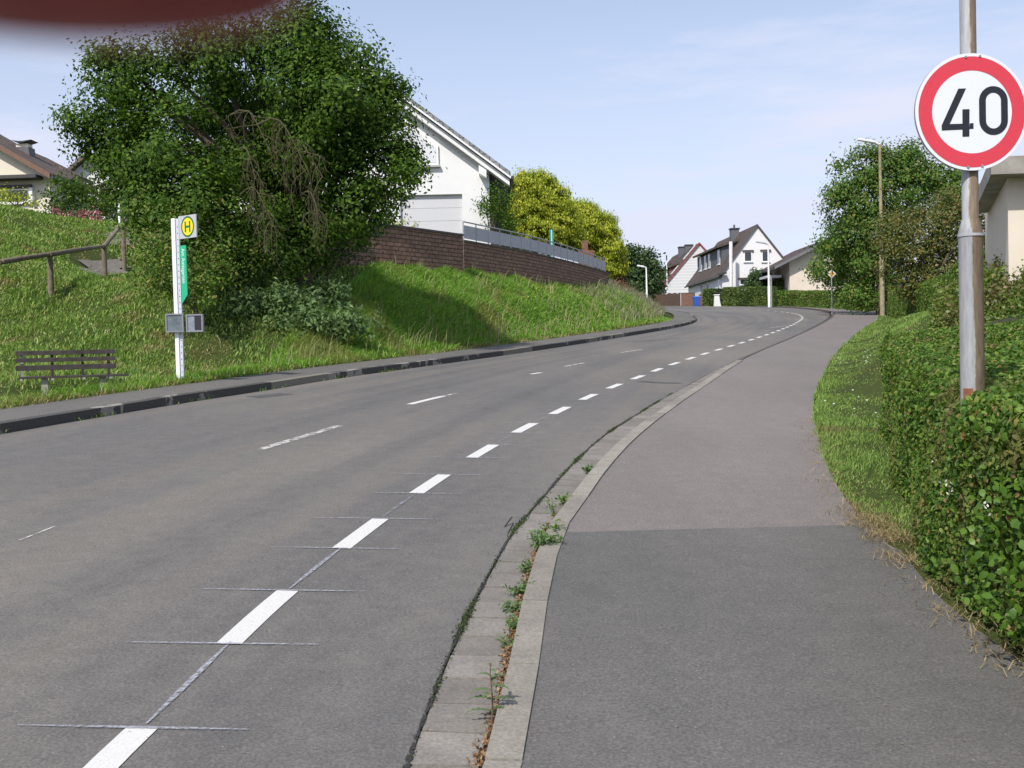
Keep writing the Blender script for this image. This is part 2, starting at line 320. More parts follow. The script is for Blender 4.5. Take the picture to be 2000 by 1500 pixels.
gA = resample(gut, .15); gB = nearest(gA, gutR); nG = nrm2(gA); soil = simple('joint soil', (.05, .042, .032), .95, .4, 30)
concrete = mat_blocks('gutter concrete', (.165, .15, .13), (.235, .215, .19), 0)
kerbc = mat_blocks('kerb concrete', (.22, .20, .17), (.29, .265, .225), 0)
fillstrip('gutter_bed', gut-nrm2(gut)*.01, gutR+nrm2(gutR)*.05, -.012, soil)
gs = gA+nG*.010
g_ = blockrow('gutter', gs, gB-nG*.02, .30, .0, .05, concrete, .016, 45); g_['kind'] = 'structure'
nK = nrm2(gutR); kf = gutR+nK*.012; kb = gutR+nK*.142
_d = np.r_[0, np.cumsum(np.linalg.norm(np.diff((kf+kb)/2, axis=0), axis=1))]; sk = float(_d[np.argmax(gutR[:, 1] > 25)])
k_ = blockrow('kerb', kf, kb, 1.0, HP+.008, .12, kerbc, .014, sk-.5); k_['kind'] = 'structure'
kf2 = kf[gutR[:, 1] > 25]; kb2 = gutR[gutR[:, 1] > 25]+nK[gutR[:, 1] > 25]*.085
k_ = blockrow('kerb', kf2, kb2, 1.0, HP+.008, .12, simple('weathered kerb', (.11, .10, .09), .85, .3, 4), .01); k_['kind'] = 'structure'
seam = G(1350, 1034, HP)
pv = kf+nK*.08
fillstrip('pavement', pv, pavR, HP-.004, asph_pave, 6)
# nearer, darker stretch of pavement laid as a sheet 4 mm above
pm = [xy(G(1085, 1040, HP)), xy(G(1700, 1024, HP))]
A1, B1 = match(pv[pv[:, 1] < pm[0][1]+.02], pavR[pavR[:, 1] < pm[1][1]+.02]); A1[-1] = pm[0]; B1[-1] = pm[1]
o = fillstrip('pavement', A1, B1, HP, asph_dark, 6)
# left kerb (dark, with chipped pale spots) and left pavement
m, nt = newmat('tarred kerb'); f = noise(nt, 1.1, 4, .7, 'World'); f2 = noise(nt, 50, 4, .7, 'World'); g = nt.nodes.new('ShaderNodeNewGeometry')
c = ramp(nt, f, [(.575, (.07, .067, .062)), (.60, (.27, .25, .22))]); c = mix(nt, ramp(nt, g.outputs['Random Per Island'], [(.84, (0, 0, 0)), (.85, (1, 1, 1))]), c, (.2, .185, .15))
c = mix(nt, .6, c, mix(nt, 1., c, ramp(nt, f2, [(.3, (.5,)*3), (.7, (1.5,)*3)]), 'MULTIPLY')); principled(nt, c, .85, f2, .5, .006, .3); kerbdark = m
k2 = blockrow('kerb', kerbLb, kerbL, 1.0, HL+.004, .2, kerbdark, .006); k2['kind'] = 'structure'
asph_left = mat_asphalt('left pavement asphalt', (.105, .10, .092), (.145, .135, .12), patch=.6)
fillstrip('pavement', pavL, kerbLb-nL*.004, HL, asph_left, 2)
# ------------------------------------------------------------------ painted markings (parts of the road)
def mat_paint(name, col, thr, sc, soft=.08, stretch=None):
    m, nt = newmat(name); f = noise(nt, sc, 6, .7, 'World', stretch=stretch); fb = noise(nt, 90, 3, .7, 'World')
    b = principled(nt, ramp(nt, fb, [(.3, tuple(c*.82 for c in col)), (.6, col)]), .7, fb, .3, .003, .3)
    out = [x for x in nt.nodes if x.type == 'OUTPUT_MATERIAL'][0]; tr = nt.nodes.new('ShaderNodeBsdfTransparent'); ms = nt.nodes.new('ShaderNodeMixShader')
    nt.links.new(ramp(nt, f, [(thr, (0, 0, 0)), (thr+soft, (1, 1, 1))]), ms.inputs[0]); nt.links.new(tr.outputs[0], ms.inputs[1]); nt.links.new(b.outputs[0], ms.inputs[2]); nt.links.new(ms.outputs[0], out.inputs[0]); return m
paint = mat_paint('white road paint', (.66, .65, .62), .27, 34, .1); paint_worn = mat_paint('worn road paint', (.55, .53, .5), .42, 14, .12); chalk = mat_paint('marking chalk', (.40, .41, .46), .36, 42, .25)
chalk2 = mat_paint('faint marking chalk', (.32, .33, .38), .42, 20, .3)
d = np.r_[0, np.cumsum(np.linalg.norm(np.diff(mark, axis=0), axis=1))]
def mat_(s): return np.array([np.interp(s, d, mark[:, 0]), np.interp(s, d, mark[:, 1])])
def stroke(name, pts, w, z, mat, taper=False):
    pts = np.array(pts, float); nn = nrm2(pts); ww = np.full(len(pts), w/2)
    if taper: ww[0] *= .3; ww[-1] *= .3
    A = pts-nn*ww[:, None]; B = pts+nn*ww[:, None]; return strip(name, A, B, z, z, mat, road)
q0 = xy(G(286, 1416)); s0 = d[np.argmin(((mark-q0)**2).sum(1))]
ends = []
s = s0-4.0
while s < d[-1]-1:
    a, b = s-.95, s
    if b > 1: stroke('lane_dash', [mat_(x) for x in np.linspace(a, b, 5)], .125, .004, paint); ends += [a, b]
    s += 1.98 if s < s0+24 else 2.0
for k, e in enumerate([e for e in ends if s0-2 < e < s0+19]):
    p = mat_(e); t = unit(mat_(e+.1)-mat_(e-.1)); nn = np.array([t[1], -t[0]])*.35+np.array([1, -.02])*.65; nn = unit(nn)
    L_ = random.uniform(.38, .5); stroke('chalk_line', [p-nn*L_*1.15, p-nn*L_*.4, p+nn*L_*.4, p+nn*L_], .02, .008, chalk, True)
for a, b, mt in ((s0, s0+1.02, chalk), (s0+1.98, s0+3.0, chalk), (s0+3.96, s0+5, chalk2), (s0+7.9, s0+8.9, chalk2), (s0+9.9, s0+10.9, chalk2)):
    stroke('chalk_line', [mat_(x) for x in np.linspace(a, b, 4)], .028, .0065, mt, True)
for pts, w, mt in (([(38, 1056), (107, 1029)], .02, paint_worn), ([(508, 878), (585, 855), (662, 832)], .11, paint_worn), ([(800, 790), (832, 782), (866, 774)], .11, paint), ([(860, 775), (892, 768)], .07, paint_worn), ([(1037, 731), (1057, 728)], .1, paint), ([(1103, 716), (1140, 709)], .1, paint_worn), ([(1213, 689), (1253, 682.5)], .1, paint_worn), ([(1500, 641), (1530, 637)], .1, paint_worn)):
    stroke('centre_dash', cr(GL(pts), .3), w, .004, mt)
# fine cracks and small tar patches in the road
crk = simple('crack tar', (.03, .03, .03), .9, .3, 20)
for pts in ([(1022, 1012), (1000, 1010), (985, 1030), (1003, 1022), (992, 1042)], [(700, 1020), (706, 1020)]):
    stroke('crack', GL(pts), .007, .005, crk)
tar = mat_asphalt('tar patch', (.07, .07, .07), (.1, .095, .09))
for pts, w in (([(1250, 745), (1300, 748), (1328, 748)], .25), ([(495, 776), (560, 769)], .35), ([(1230, 668), (1330, 661)], .12)): stroke('repair_patch', cr(GL(pts), .3), w, .003, tar)
# ------------------------------------------------------------------ leaf and grass materials
L = mat_leaf
lf_tree = L('cherry leaves', [(0, (0.028, 0.064, 0.01)), (0.45, (0.053, 0.11, 0.013)), (0.8, (0.096, 0.173, 0.018)), (1, (0.145, 0.22, 0.033))], .6, .35, None, .15)
lf_grove = L('maple leaves', [(0, (0.045, 0.102, 0.022)), (0.5, (0.09, 0.174, 0.032)), (0.85, (0.151, 0.232, 0.043)), (1, (0.242, 0.199, 0.058))], .6, .3, None, .15)
lf_brown = L('bronze leaves', [(0, (0.068, 0.098, 0.027)), (0.5, (0.12, 0.15, 0.038)), (0.85, (0.195, 0.18, 0.045)), (1, (0.3, 0.165, 0.06))], .5, .3)
lf_dark = L('dark leaves', [(0, (0.029, 0.064, 0.022)), (0.6, (0.056, 0.104, 0.032)), (1, (0.096, 0.144, 0.048))], .5, .25)
lf_gold = L('golden cypress', [(0, (0.156, 0.214, 0.02)), (0.4, (0.313, 0.367, 0.03)), (0.8, (0.489, 0.51, 0.046)), (1, (0.606, 0.592, 0.072))], .6, .3)
lf_hedge = L('privet leaves', [(0, (0.047, 0.1, 0.02)), (0.5, (0.096, 0.184, 0.029)), (0.85, (0.176, 0.267, 0.043)), (0.97, (0.255, 0.217, 0.072)), (1, (0.303, 0.151, 0.087))], .5, .3, (2.2, .56, (.15, .14, .05)), .2)
lf_top = L('dogwood cover', [(0, (0.067, 0.127, 0.022)), (0.5, (0.127, 0.194, 0.034)), (0.9, (0.208, 0.253, 0.054)), (1, (0.297, 0.194, 0.081))], .45, .3, (1.1, .52, (.14, .10, .05)))
lf_fresh = L('fresh shoots', [(0, (.07, .15, .02)), (1, (.14, .25, .035))], .4, .4)
lf_far = L('clipped hedge leaves', [(0, (0.054, 0.095, 0.019)), (0.6, (0.108, 0.162, 0.03)), (1, (0.162, 0.209, 0.041))], .5, .3, (.35, .5, (.05, .09, .02)))
lf_thistle = L('dock leaves', [(0, (.07, .13, .04)), (1, (.15, .23, .08))], .55, .25)
lf_plum = L('plum leaves', [(0, (.04, .012, .018)), (1, (.09, .025, .035))], .5, .25)
lf_rust = L('rusty needles', [(0, (.12, .045, .022)), (1, (.22, .09, .045))], .8, .1)
lf_rose = L('rose blooms', [(0, (0.44, 0.06, 0.11)), (0.7, (0.6, 0.192, 0.242)), (1, (0.64, 0.6, 0.55))], .5, .2)
lf_white = L('white blossom', [(0, (.6, .6, .5)), (1, (.8, .8, .75))], .5, .2)
gr_long = L('long grass', [(0, (0.081, 0.18, 0.023)), (0.5, (0.171, 0.333, 0.042)), (0.85, (0.265, 0.432, 0.065)), (1, (0.436, 0.52, 0.157))], .55, .35, (.6, .53, (.25, .27, .08)))
gr_left = L('mown bank grass', [(0, (0.084, 0.166, 0.026)), (0.5, (0.166, 0.278, 0.047)), (0.8, (0.267, 0.372, 0.083)), (1, (0.468, 0.477, 0.196))], .6, .3, (.75, .58, (.34, .27, .13)))
gr_verge = L('verge grass', [(0, (0.105, 0.204, 0.032)), (0.55, (0.187, 0.318, 0.057)), (1, (0.359, 0.423, 0.129))], .6, .3, (1.2, .58, (.25, .20, .09)))
gr_dry = L('dry straw', [(0, (.22, .16, .08)), (1, (.40, .31, .17))], .8, .2)
bark = simple('bark', (.11, .085, .06), .9, .45, 14, bstr=.8); twigm = simple('lichened twigs', (.075, .068, .032), .9, .35, 20)
def sample_area(N, x0, x1, y0, y1, cond):
    out = []; tot = 0
    while tot < N:
        x = rng.uniform(x0, x1, N); y = rng.uniform(y0, y1, N); z, o = H(x, y, True); m_ = cond(x, y, z, o); out.append(np.stack([x[m_], y[m_], z[m_]], 1)); tot += m_.sum()
    return np.concatenate(out)[:N]
def infront(p, mg=120):
    q = p-CAM; dd = q@fwd; u = 1000+F*(q@camx)/dd; return (dd > 2) & (u > -mg) & (u < 2000+mg)
# ------------------------------------------------------------------ trees and shrubs
def crown_pts(blobs, per, clump=.32, fill=.45, dz=None, squash=.8, mul=1.7):
    C = []; NB = []
    for c, r in blobs:
        r = np.asarray(r, float); area = 4*math.pi*(r.mean())**2; k = max(3, int(mul*area*1.1/(clump**2*3))); u = unit(rng.normal(size=(k, 3)))
        rad = np.where(rng.random(k) < fill, rng.uniform(.3, .85, k), rng.uniform(.85, 1.08, k)); cc = c+u*r*rad[:, None]
        mm = per; p = rng.normal(size=(k, mm, 3))*clump*.55*np.array([1, 1, squash]); q = (cc[:, None]+p).reshape(-1, 3)
        C.append(q); NB.append(unit(np.repeat(u, mm, 0)+p.reshape(-1, 3)/clump*.7+np.array([0, 0, .5])))
    return np.concatenate(C), np.concatenate(NB)
def limbs(mb, base, tips, r0, wob=.25):
    base = np.asarray(base, float)
    for t in tips:
        t = np.asarray(t, float); m1 = base*.6+t*.4+rng.normal(size=3)*wob; m1[2] = base[2]*.45+t[2]*.55; pts = cr([base, m1, t], .6)
        mb.tube(pts, np.linspace(r0, r0*.22, len(pts)), 6)
def tree(name, label, cat, base, blobs, mat, per=26, clump=.32, leaf=.08, r0=.16, group=None, fill=.45, parent=None, nl=9, kindc='crown', fork=1.2, nbw=.5, mul=1.7, **kw):
    t = empty(name, base, label, cat, group); C, NB = crown_pts(blobs, per, clump, fill, mul=mul)
    mb = MB(); base = np.asarray(base, float); f = base+np.array([0, 0, fork]); mb.tube(cr([base-np.array([0, 0, .3]), base*.5+f*.5+np.array([.05, 0, 0]), f], .4), np.linspace(r0*1.5, r0, 0+len(cr([base-np.array([0, 0, .3]), base*.5+f*.5+np.array([.05, 0, 0]), f], .4))), 8)
    limbs(mb, f, [c+np.array([0, 0, r[2]*.3]) for c, r in blobs[:nl]], r0*.7, .2); mb.build('trunk', bark, t, True)
    leaves(kindc, C, rng.uniform(.7, 1.3, len(C))*leaf, mat, t, nbias=NB, bias=nbw, **kw); return t
def pb(lst, d, k=1., depthk=.9):
    """blobs from photo pixels: (px, py, radius px[, dd])"""
    out = []
    for b in lst:
        dd = d+(b[3] if len(b) > 3 else random.uniform(-.6, .6)); r = b[2]/F*dd*k; out.append((P(b[0], b[1], dd), (r, r*depthk, r*.95)))
    return out
def ground_at(px, py, d): p = P(px, py, d); return np.array([p[0], p[1], H1(p[0], p[1])])
# big cherry tree over the bank
B = pb([(480, 240, 105, 2.4), (505, 445, 42, -.2), (590, 300, 45, .2), (560, 500, 40, .2), (470, 330, 50, .5), (400, 235, 72, 2.2), (715, 105, 20, 0), (598, 28, 26, 0), (738, 150, 24, .2), (765, 182, 24, .3), (478, 60, 24, 0), (215, 110, 24, 0), (150, 245, 20, 0), (575, 250, 62, .8), (640, 260, 100, .3), (330, 300, 105, -.3), (600, 170, 95, 0), (430, 120, 80, .1), (315, 145, 74, .3), (230, 165, 62, 0), (200, 275, 62, 0), (250, 330, 60, -.5), (740, 215, 58, .6), (720, 305, 80, .4), (778, 318, 42, .2),
        (690, 400, 70, .3), (560, 90, 75, .2), (600, 70, 55), (645, 115, 48), (380, 400, 85, -1), (300, 400, 55, -.6), (560, 400, 70, 1.1), (450, 440, 80, .3), (620, 450, 62, 1.0), (170, 232, 32), (185, 130, 22), (785, 250, 25), (660, 200, 72, -.7), (800, 345, 26), (735, 375, 34), (520, 330, 70, 1.3), (265, 250, 55, .4)], 26)
base = ground_at(585, 500, 27.5); crown = B
T1 = tree('cherry_tree', 'huge sprawling dark green tree with hanging dead twigs on the bank behind the bus stop', 'tree', base, B, lf_tree, per=135, clump=.40, leaf=.105, r0=.2, nl=20, fill=.3, nbw=.68, mul=1.5)
# upright shoots on top
C = []; NBx = []; tw = MB()
for px, py, ln in [(602, 12, 55), (640, 45, 45), (690, 92, 45), (712, 128, 30), (735, 122, 50), (762, 150, 30), (500, 35, 45), (545, 28, 45), (470, 62, 40), (180, 105, 30), (215, 95, 30), (790, 165, 30), (130, 215, 25), (140, 235, 25), (400, 75, 40), (350, 85, 35), (290, 95, 30), (825, 320, 22), (655, 75, 40), (800, 300, 25), (760, 430, 40), (785, 400, 30)]:
    dn = 1 if py < 380 else -1; a = P(px, py, 26); b = P(px+random.uniform(-18, 10), py+ln*1.5*dn, 26+random.uniform(-.3, .3)); tw.tube([b, (a+b)/2+rng.normal(size=3)*.05, a], [.015, .01, .004], 5)
    tt = rng.random(150); C.append(a+(b-a)*tt[:, None]+rng.normal(size=(150, 3))*(.06+.16*tt[:, None]))
C = np.concatenate(C); leaves('crown', C, rng.uniform(.08, .13, len(C)), lf_tree, T1); tw.build('shoots', bark, T1)
# dead hanging branches
db = MB()
def droop(px, py, px2, py2, d, k, fan, ln):
    a = P(px, py, d); b = P(px2, py2, d-.35); mid = (a+b)/2+np.array([0, -.1, abs(b[0]-a[0])*.35+.15]); pts = cr([a, mid, b], .2); db.tube(pts, np.linspace(.022, .010, len(pts)), 6)
    for i in range(k):
        s = pts[random.randrange(len(pts)//3, len(pts))]; dx = rng.normal()*fan; l = ln*random.uniform(.4, 1.2)
        e = s+np.array([dx*.6, rng.normal()*.15, -l]); m_ = (s+e)/2+np.array([dx*.4, 0, l*.18]); q = cr([s, m_, e], .14); db.tube(q, np.linspace(.011, .004, len(q)), 4, False)
        for _ in range(5):
            s2 = q[random.randrange(1, len(q))]; e2 = s2+np.array([rng.normal()*.14, rng.normal()*.1, -random.uniform(.08, .35)]); db.tube([s2, (s2+e2)/2+rng.normal(size=3)*.02, e2], [.006, .005, .003], 4, False)
droop(450, 225, 530, 300, 25.2, 8, .4, .6); droop(500, 245, 600, 330, 24.9, 12, .45, 1.); droop(470, 290, 500, 350, 24.8, 9, .35, .8); droop(540, 300, 630, 345, 25.0, 14, .3, 1.1); droop(470, 380, 530, 430, 24.7, 16, .25, .8); droop(590, 380, 628, 430, 24.8, 12, .15, .7)
db.build('dead_branches', twigm, T1)
# thick leaning limbs inside the crown
lm = MB()
for a, b, r in [((585, 490, 27.2), (455, 60, 26.5), .13), ((585, 490, 27.2), (540, 240, 25.6), .1), ((590, 480, 27.2), (690, 300, 26.2), .1), ((560, 490, 27), (330, 300, 26.2), .1)]:
    p, q = P(*a), P(*b); mm = (p+q)/2+np.array([.3, 0, .3]); pts = cr([p, mm, q], .5); lm.tube(pts, np.linspace(r, r*.35, len(pts)), 7)
lm.build('limbs', bark, T1, True)
# overgrown thicket at the foot of the tree
B = pb([(320, 470, 62, -1.2), (300, 540, 45, -1.4), (370, 530, 55, -1.2), (440, 500, 60, -.5), (290, 420, 52, -.5), (420, 430, 66), (400, 570, 40, -1.6), (270, 380, 45), (510, 500, 45)], 25.3)
tree('thicket', 'ivy clad dark thicket filling the foot of the big tree beside the handrail', 'shrub', ground_at(380, 590, 24.6), B, lf_hedge, per=30, clump=.26, leaf=.09, r0=.05, nl=6, fork=.5)
B = pb([(640, 480, 45, .6), (690, 470, 40, 1), (600, 500, 45, .4), (730, 440, 30, 2), (560, 520, 34, -.2)], 27.5)
tree('shrub', 'dark shrub between the big tree trunk and the left end of the brick wall', 'shrub', ground_at(640, 540, 28), B, lf_dark, per=30, clump=.28, leaf=.09, r0=.05, nl=4, fork=.4)
# garden shrubs on the crest at the left
def shrub(name, label, pix, d, mat, cat='shrub', leaf=.09, per=24, clump=.3, group=None, gy=None, **kw):
    B = pb(pix, d); c = np.mean([b[0] for b in B], 0); g = np.array([c[0], c[1], H1(c[0], c[1])]); return tree(name, label, cat, g, B, mat, per=per, clump=clump, leaf=leaf, r0=.05, group=group, nl=5, fork=.35, **kw)
shrub('shrub', 'rounded green garden shrub in front of the brown roofed house', [(130, 385, 38), (165, 395, 40), (110, 405, 26), (190, 415, 28), (150, 370, 25)], 45, lf_tree, leaf=.13, clump=.36)
shrub('plum_shrub', 'purple leaved shrub behind the rose bed', [(195, 378, 24), (215, 385, 20), (205, 400, 25)], 47, lf_plum, leaf=.13)
shrub('shrub', 'tall green shrub beside the lamp post behind the thicket', [(235, 400, 30), (250, 420, 30), (225, 425, 24)], 46, lf_dark, leaf=.13)
shrub('shrub', 'low yellow green shrub under the cream house window', [(20, 388, 15), (45, 392, 14), (5, 380, 15), (65, 395, 12)], 45, lf_gold, leaf=.11)
t = shrub('rose_bush', 'low rose bush with pink blooms along the crest of the bank', [(100, 415, 15), (130, 418, 15), (160, 420, 15), (190, 422, 14)], 43.2, lf_dark, leaf=.1)
C = np.concatenate([P(px, py, 42.6)+rng.normal(size=(26, 3))*.07 for px, py in [(110, 411), (118, 418), (134, 421), (139, 423), (156, 414), (159, 421), (162, 425), (177, 424), (180, 428), (193, 424), (194, 430), (170, 418), (150, 428), (186, 413)]])
leaves('blooms', C, .09, lf_rose, t)
# golden cypresses
upk = dict(updir=(0, 0, 1), upw=.75, aspect=.42)
def conifer(label, pix, d):
    B = pb(pix, d); c = np.mean([b[0] for b in B[:3]], 0); g = np.array([c[0], c[1], H1(c[0], c[1])]); t = empty('golden_cypress', g, label, 'conifer', 'golden cypresses behind the railing'); CC = []; NB = []
    for cc, r in B:
        k = int(80*(r[0]/1.0)**2)+30; u = unit(rng.normal(size=(k, 3))); s = cc+u*np.array(r)*rng.uniform(.72, 1.03, k)[:, None]; m_ = 75; q = rng.normal(size=(k, m_, 3))*np.array([.12, .12, .13]); q[..., 2] = np.abs(q[..., 2])-.08
        CC.append((s[:, None]+q+u[:, None]*np.abs(q[..., 2:])*.6).reshape(-1, 3)); NB.append(np.repeat(u, m_, 0))
        v = rng.normal(size=(int(k*14), 3)); q2 = cc+unit(v)*np.array(r)*rng.uniform(.2, .75, len(v))[:, None]; CC.append(q2); NB.append(unit(v))
    CC = np.concatenate(CC); NB = np.concatenate(NB); mb = MB(); mb.tube([g-[0, 0, .3], g+[0, 0, 2.5]], [.2, .12], 8); mb.build('trunk', bark, t); leaves('crown', CC, rng.uniform(.09, .17, len(CC)), lf_gold, t, nbias=NB, bias=.55, **upk)
conifer('broad golden yellow cypress directly behind the railing, nearer the white house', [(1045, 400, 55), (1040, 440, 58), (1030, 365, 32), (1080, 400, 40), (1075, 450, 50), (1010, 420, 30), (1015, 465, 38), (1100, 440, 34), (1110, 475, 32), (1060, 365, 26)], 57)
conifer('golden cypress with feathery top at the far end of the railing', [(1150, 450, 38), (1145, 420, 24), (1175, 440, 26), (1165, 490, 44), (1195, 490, 24), (1125, 470, 36), (1185, 460, 22), (1192, 525, 22), (1207, 522, 16), (1175, 530, 26), (1120, 410, 16)], 61)
shrub('shrub', 'small green tree at the corner of the white gabled house', [(960, 395, 24), (975, 420, 30), (950, 410, 18), (985, 385, 20), (945, 395, 12), (970, 370, 14), (990, 430, 22)], 44.6, lf_tree, cat='tree', leaf=.1)
shrub('shrub', 'wispy plants growing on top of the dark end of the brick wall', [(755, 432, 8), (770, 436, 8), (785, 440, 7), (810, 440, 6), (740, 430, 8)], 36, lf_gold, cat='plant', leaf=.07, clump=.12, per=10)
# brown dead dome conifer at wall end
B = pb([(1210, 552, 13), (1207, 562, 14), (1216, 562, 12), (1205, 545, 8), (1208, 570, 14)], 61); c = B[0][0]; g = np.array([c[0], c[1], H1(c[0], c[1])]); t = empty('dead_conifer', g, 'small rust brown dead conifer at the end of the brick wall', 'conifer')
C, NB = crown_pts(B, 60, .22, .5); leaves('crown', C, .1, lf_rust, t, nbias=NB, bias=.6, **upk); mb = MB(); mb.tube([g-[0, 0, .2], g+[0, 0, .8]], .06, 6); mb.build('trunk', bark, t)
# far dark trees beyond the bank
shrub('tree', 'dark green tree beyond the golden cypresses left of the far houses', [(1235, 500, 22), (1260, 510, 24), (1245, 530, 30), (1275, 530, 18), (1225, 525, 24), (1270, 560, 22), (1235, 560, 26), (1250, 575, 18)], 112, lf_dark, cat='tree', leaf=.34, clump=.6, per=44)
shrub('tree', 'low far tree touching the roof of the red edged house', [(1290, 540, 10), (1283, 548, 12), (1286, 562, 12)], 125, lf_dark, cat='tree', leaf=.26, clump=.6, per=20)
# right hand trees
B = pb([(1730, 380, 70), (1700, 330, 48), (1780, 330, 52), (1660, 410, 48), (1640, 365, 28), (1650, 470, 50, 3), (1625, 520, 30, 6), (1700, 480, 70), (1770, 300, 24), (1820, 350, 45), (1685, 540, 50, 3), (1730, 560, 45), (1860, 390, 45), (1622, 545, 20, 7), (1610, 475, 16), (1645, 565, 22, 7), (1640, 320, 12), (1720, 300, 18), (1590, 525, 10), (1600, 545, 10, 8), (1665, 575, 25), (1690, 590, 20), (1875, 340, 25)], 66)
tree('maple_tree', 'large green maple leaning over the pavement behind the wooden lamp post', 'tree', ground_at(1720, 600, 66), B, lf_grove, per=80, clump=.6, leaf=.19, r0=.22, nl=12, fork=2., nbw=.62, mul=1.6)
B = pb([(1800, 470, 62), (1840, 430, 52), (1770, 520, 48), (1830, 530, 55), (1740, 480, 38), (1880, 470, 50), (1880, 400, 40), (1750, 430, 30), (1790, 560, 34), (1930, 460, 45), (1925, 400, 35), (1900, 520, 40)], 46)
tree('hawthorn_tree', 'bushy olive and bronze tree right of the wooden lamp post', 'tree', ground_at(1820, 580, 46), B, lf_brown, per=36, clump=.34, leaf=.13, r0=.14, nl=9, fork=1.2)
# white objects : none ; round shrub beside far white house
shrub('shrub', 'round dark green bush in front of the white gable', [(1477, 540, 14), (1490, 545, 14), (1470, 552, 12), (1487, 558, 14), (1480, 550, 16)], 101.5, lf_dark, leaf=.22, clump=.35, per=44)
shrub('shrub', 'small light green bush under the carport roof behind the far hedge', [(1522, 545, 7), (1528, 552, 9), (1518, 556, 8)], 99, lf_far, leaf=.16, clump=.3)
# clipped hedges --------------------------------------------------------------
def hedge(name, label, face, width, hgt, leaf, dens, mat, side=1, cat='hedge', core=True, detail=False, topn=.05, group=None, hvar=None, inset=.3):
    """face: front line (world xy, left->right seen from the front); side: +1 body lies to the right-hand normal"""
    f = resample(cr(face, .3), .3); nn = nrm2(f)*side; mid = f[len(f)//2]; t = empty(name, (mid[0], mid[1], H1(*mid)), label, cat, group)
    Hh = (lambda s: hgt) if hvar is None else hvar
    ln = len(f)*.3; NF = int(ln*hgt*dens); NT = int(ln*width*dens); NE = int(width*hgt*dens*2)
    def at(s, dd):
        i = np.clip(s*(len(f)-1), 0, len(f)-1.001); k = i.astype(int); fr = (i-k)[:, None]; return f[k]*(1-fr)+f[k+1]*fr+(nn[k]*(1-fr)+nn[k+1]*fr)*dd[:, None]
    def z0(q): return H(q[:, 0], q[:, 1])
    s = rng.random(NF); hh = rng.random(NF)*hgt; rd = .12*np.clip((hh-(hgt-.25))/.25, 0, 1)**2; dd = np.abs(rng.normal(size=NF))*.07+rd-.06*np.sin(s*ln*2.1)*np.cos(hh*3)-.05; q = at(s, dd); A = np.c_[q, z0(q)+hh*np.array([Hh(x) for x in s])/hgt]; NA = np.c_[-nn[(s*(len(f)-1)).astype(int)], np.full(NF, .25)]
    s = rng.random(NT); dd = rng.random(NT)*width; q = at(s, dd); h_ = np.array([Hh(x) for x in s]); A2 = np.c_[q, z0(q)+h_-np.abs(rng.normal(size=NT))*.06+topn*np.sin(q[:, 0]*2.3)*np.cos(q[:, 1]*1.9)-.10*np.clip((.15-dd)/.15, 0, 1)]; N2 = np.tile([0, 0, 1.], (NT, 1))
    s = np.where(rng.random(NE) < .5, .0, 1.)+rng.normal(size=NE)*.004; s = np.clip(s, 0, 1); dd = rng.random(NE)*width; q = at(s, dd); A3 = np.c_[q, z0(q)+rng.random(NE)*hgt]; N3 = np.tile([0, -.7, .3], (NE, 1))
    C = np.concatenate([A, A2, A3]); NB = unit(np.concatenate([NA, N2, N3]))
    leaves('foliage', C, rng.uniform(.45, 1.15, len(C))**1.0*leaf*1.2, mat, t, nbias=NB, bias=.45, detail=detail, aspect=.6)
    mb = MB(); a = f+nn*inset; b = f+nn*(width-inset); V = []; k = len(f)
    for i in range(k):
        z = H1(*a[i])-.15; zb = H1(*b[i])-.15; h_ = Hh(i/(k-1)); h_ -= inset-.12; V += [(*a[i], z), (*a[i], z+h_), (*b[i], zb+h_), (*b[i], zb)]
    Fc = [(i*4+j, i*4+(j+1) % 4, i*4+4+(j+1) % 4, i*4+4+j) for i in range(k-1) for j in range(4)]+[(0, 1, 2, 3), (4*k-4, 4*k-1, 4*k-2, 4*k-3)]
    mb.add(V, Fc); mb.build('branches', simple('hedge twigs', (.03, .03, .014), .95, .4, 25), t); return t, at
hf = [(2.05, 3.2), (2.02, 4.1)]+[xy(G(a, b, .06)) for a, b in [(2035, 1300), (1925, 1215), (1868, 1150), (1815, 1070), (1775, 985)]]
e0 = hf[-1]; hf += [(3.35, 9.7), (3.95, 11.7), (4.52, 13.6)]
hA, hat = hedge('privet_hedge', 'waist high leafy hedge along the pavement around the foot of the speed limit post', hf[::1], 2.3, 1.12, .035, 8200, lf_hedge, side=1, detail=True, topn=.05, inset=.12)
# fresh bright shoots, white blossom and orange leaves of the near hedge
C = []
for px, py, dd in [(1985, 880, 5.2), (1960, 900, 5.25), (1995, 960, 5.0), (1965, 990, 5.1), (1985, 1050, 4.9), (1930, 1060, 5.4), (1960, 1130, 5.0), (1985, 1160, 4.8), (1950, 1180, 5.0), (1990, 860, 5.3), (1940, 850, 5.4), (1975, 1095, 4.9), (1940, 1010, 5.3)]:
    C.append(P(px, py, dd-.1)+rng.normal(size=(26, 3))*np.array([.07, .07, .06]))
C = np.concatenate(C); leaves('fresh_leaves', C, rng.uniform(.03, .055, len(C)), lf_fresh, hA, nbias=np.tile([-.3, -.6, .6], (len(C), 1)), bias=.5, detail=True, aspect=.7)
C = np.concatenate([P(px, py, dd-.06)+rng.normal(size=(12, 3))*.02 for px, py, dd in [(1905, 845, 5.7), (1903, 852, 5.7), (1860, 1208-260, 6), (1858, 1285-0-330, 6), (1925, 990, 5.3), (1830, 900, 6.6), (1765, 780, 9), (1990, 845, 5.3), (1955, 835, 5.5)]])
leaves('blossom', C, .022, lf_white, hA)
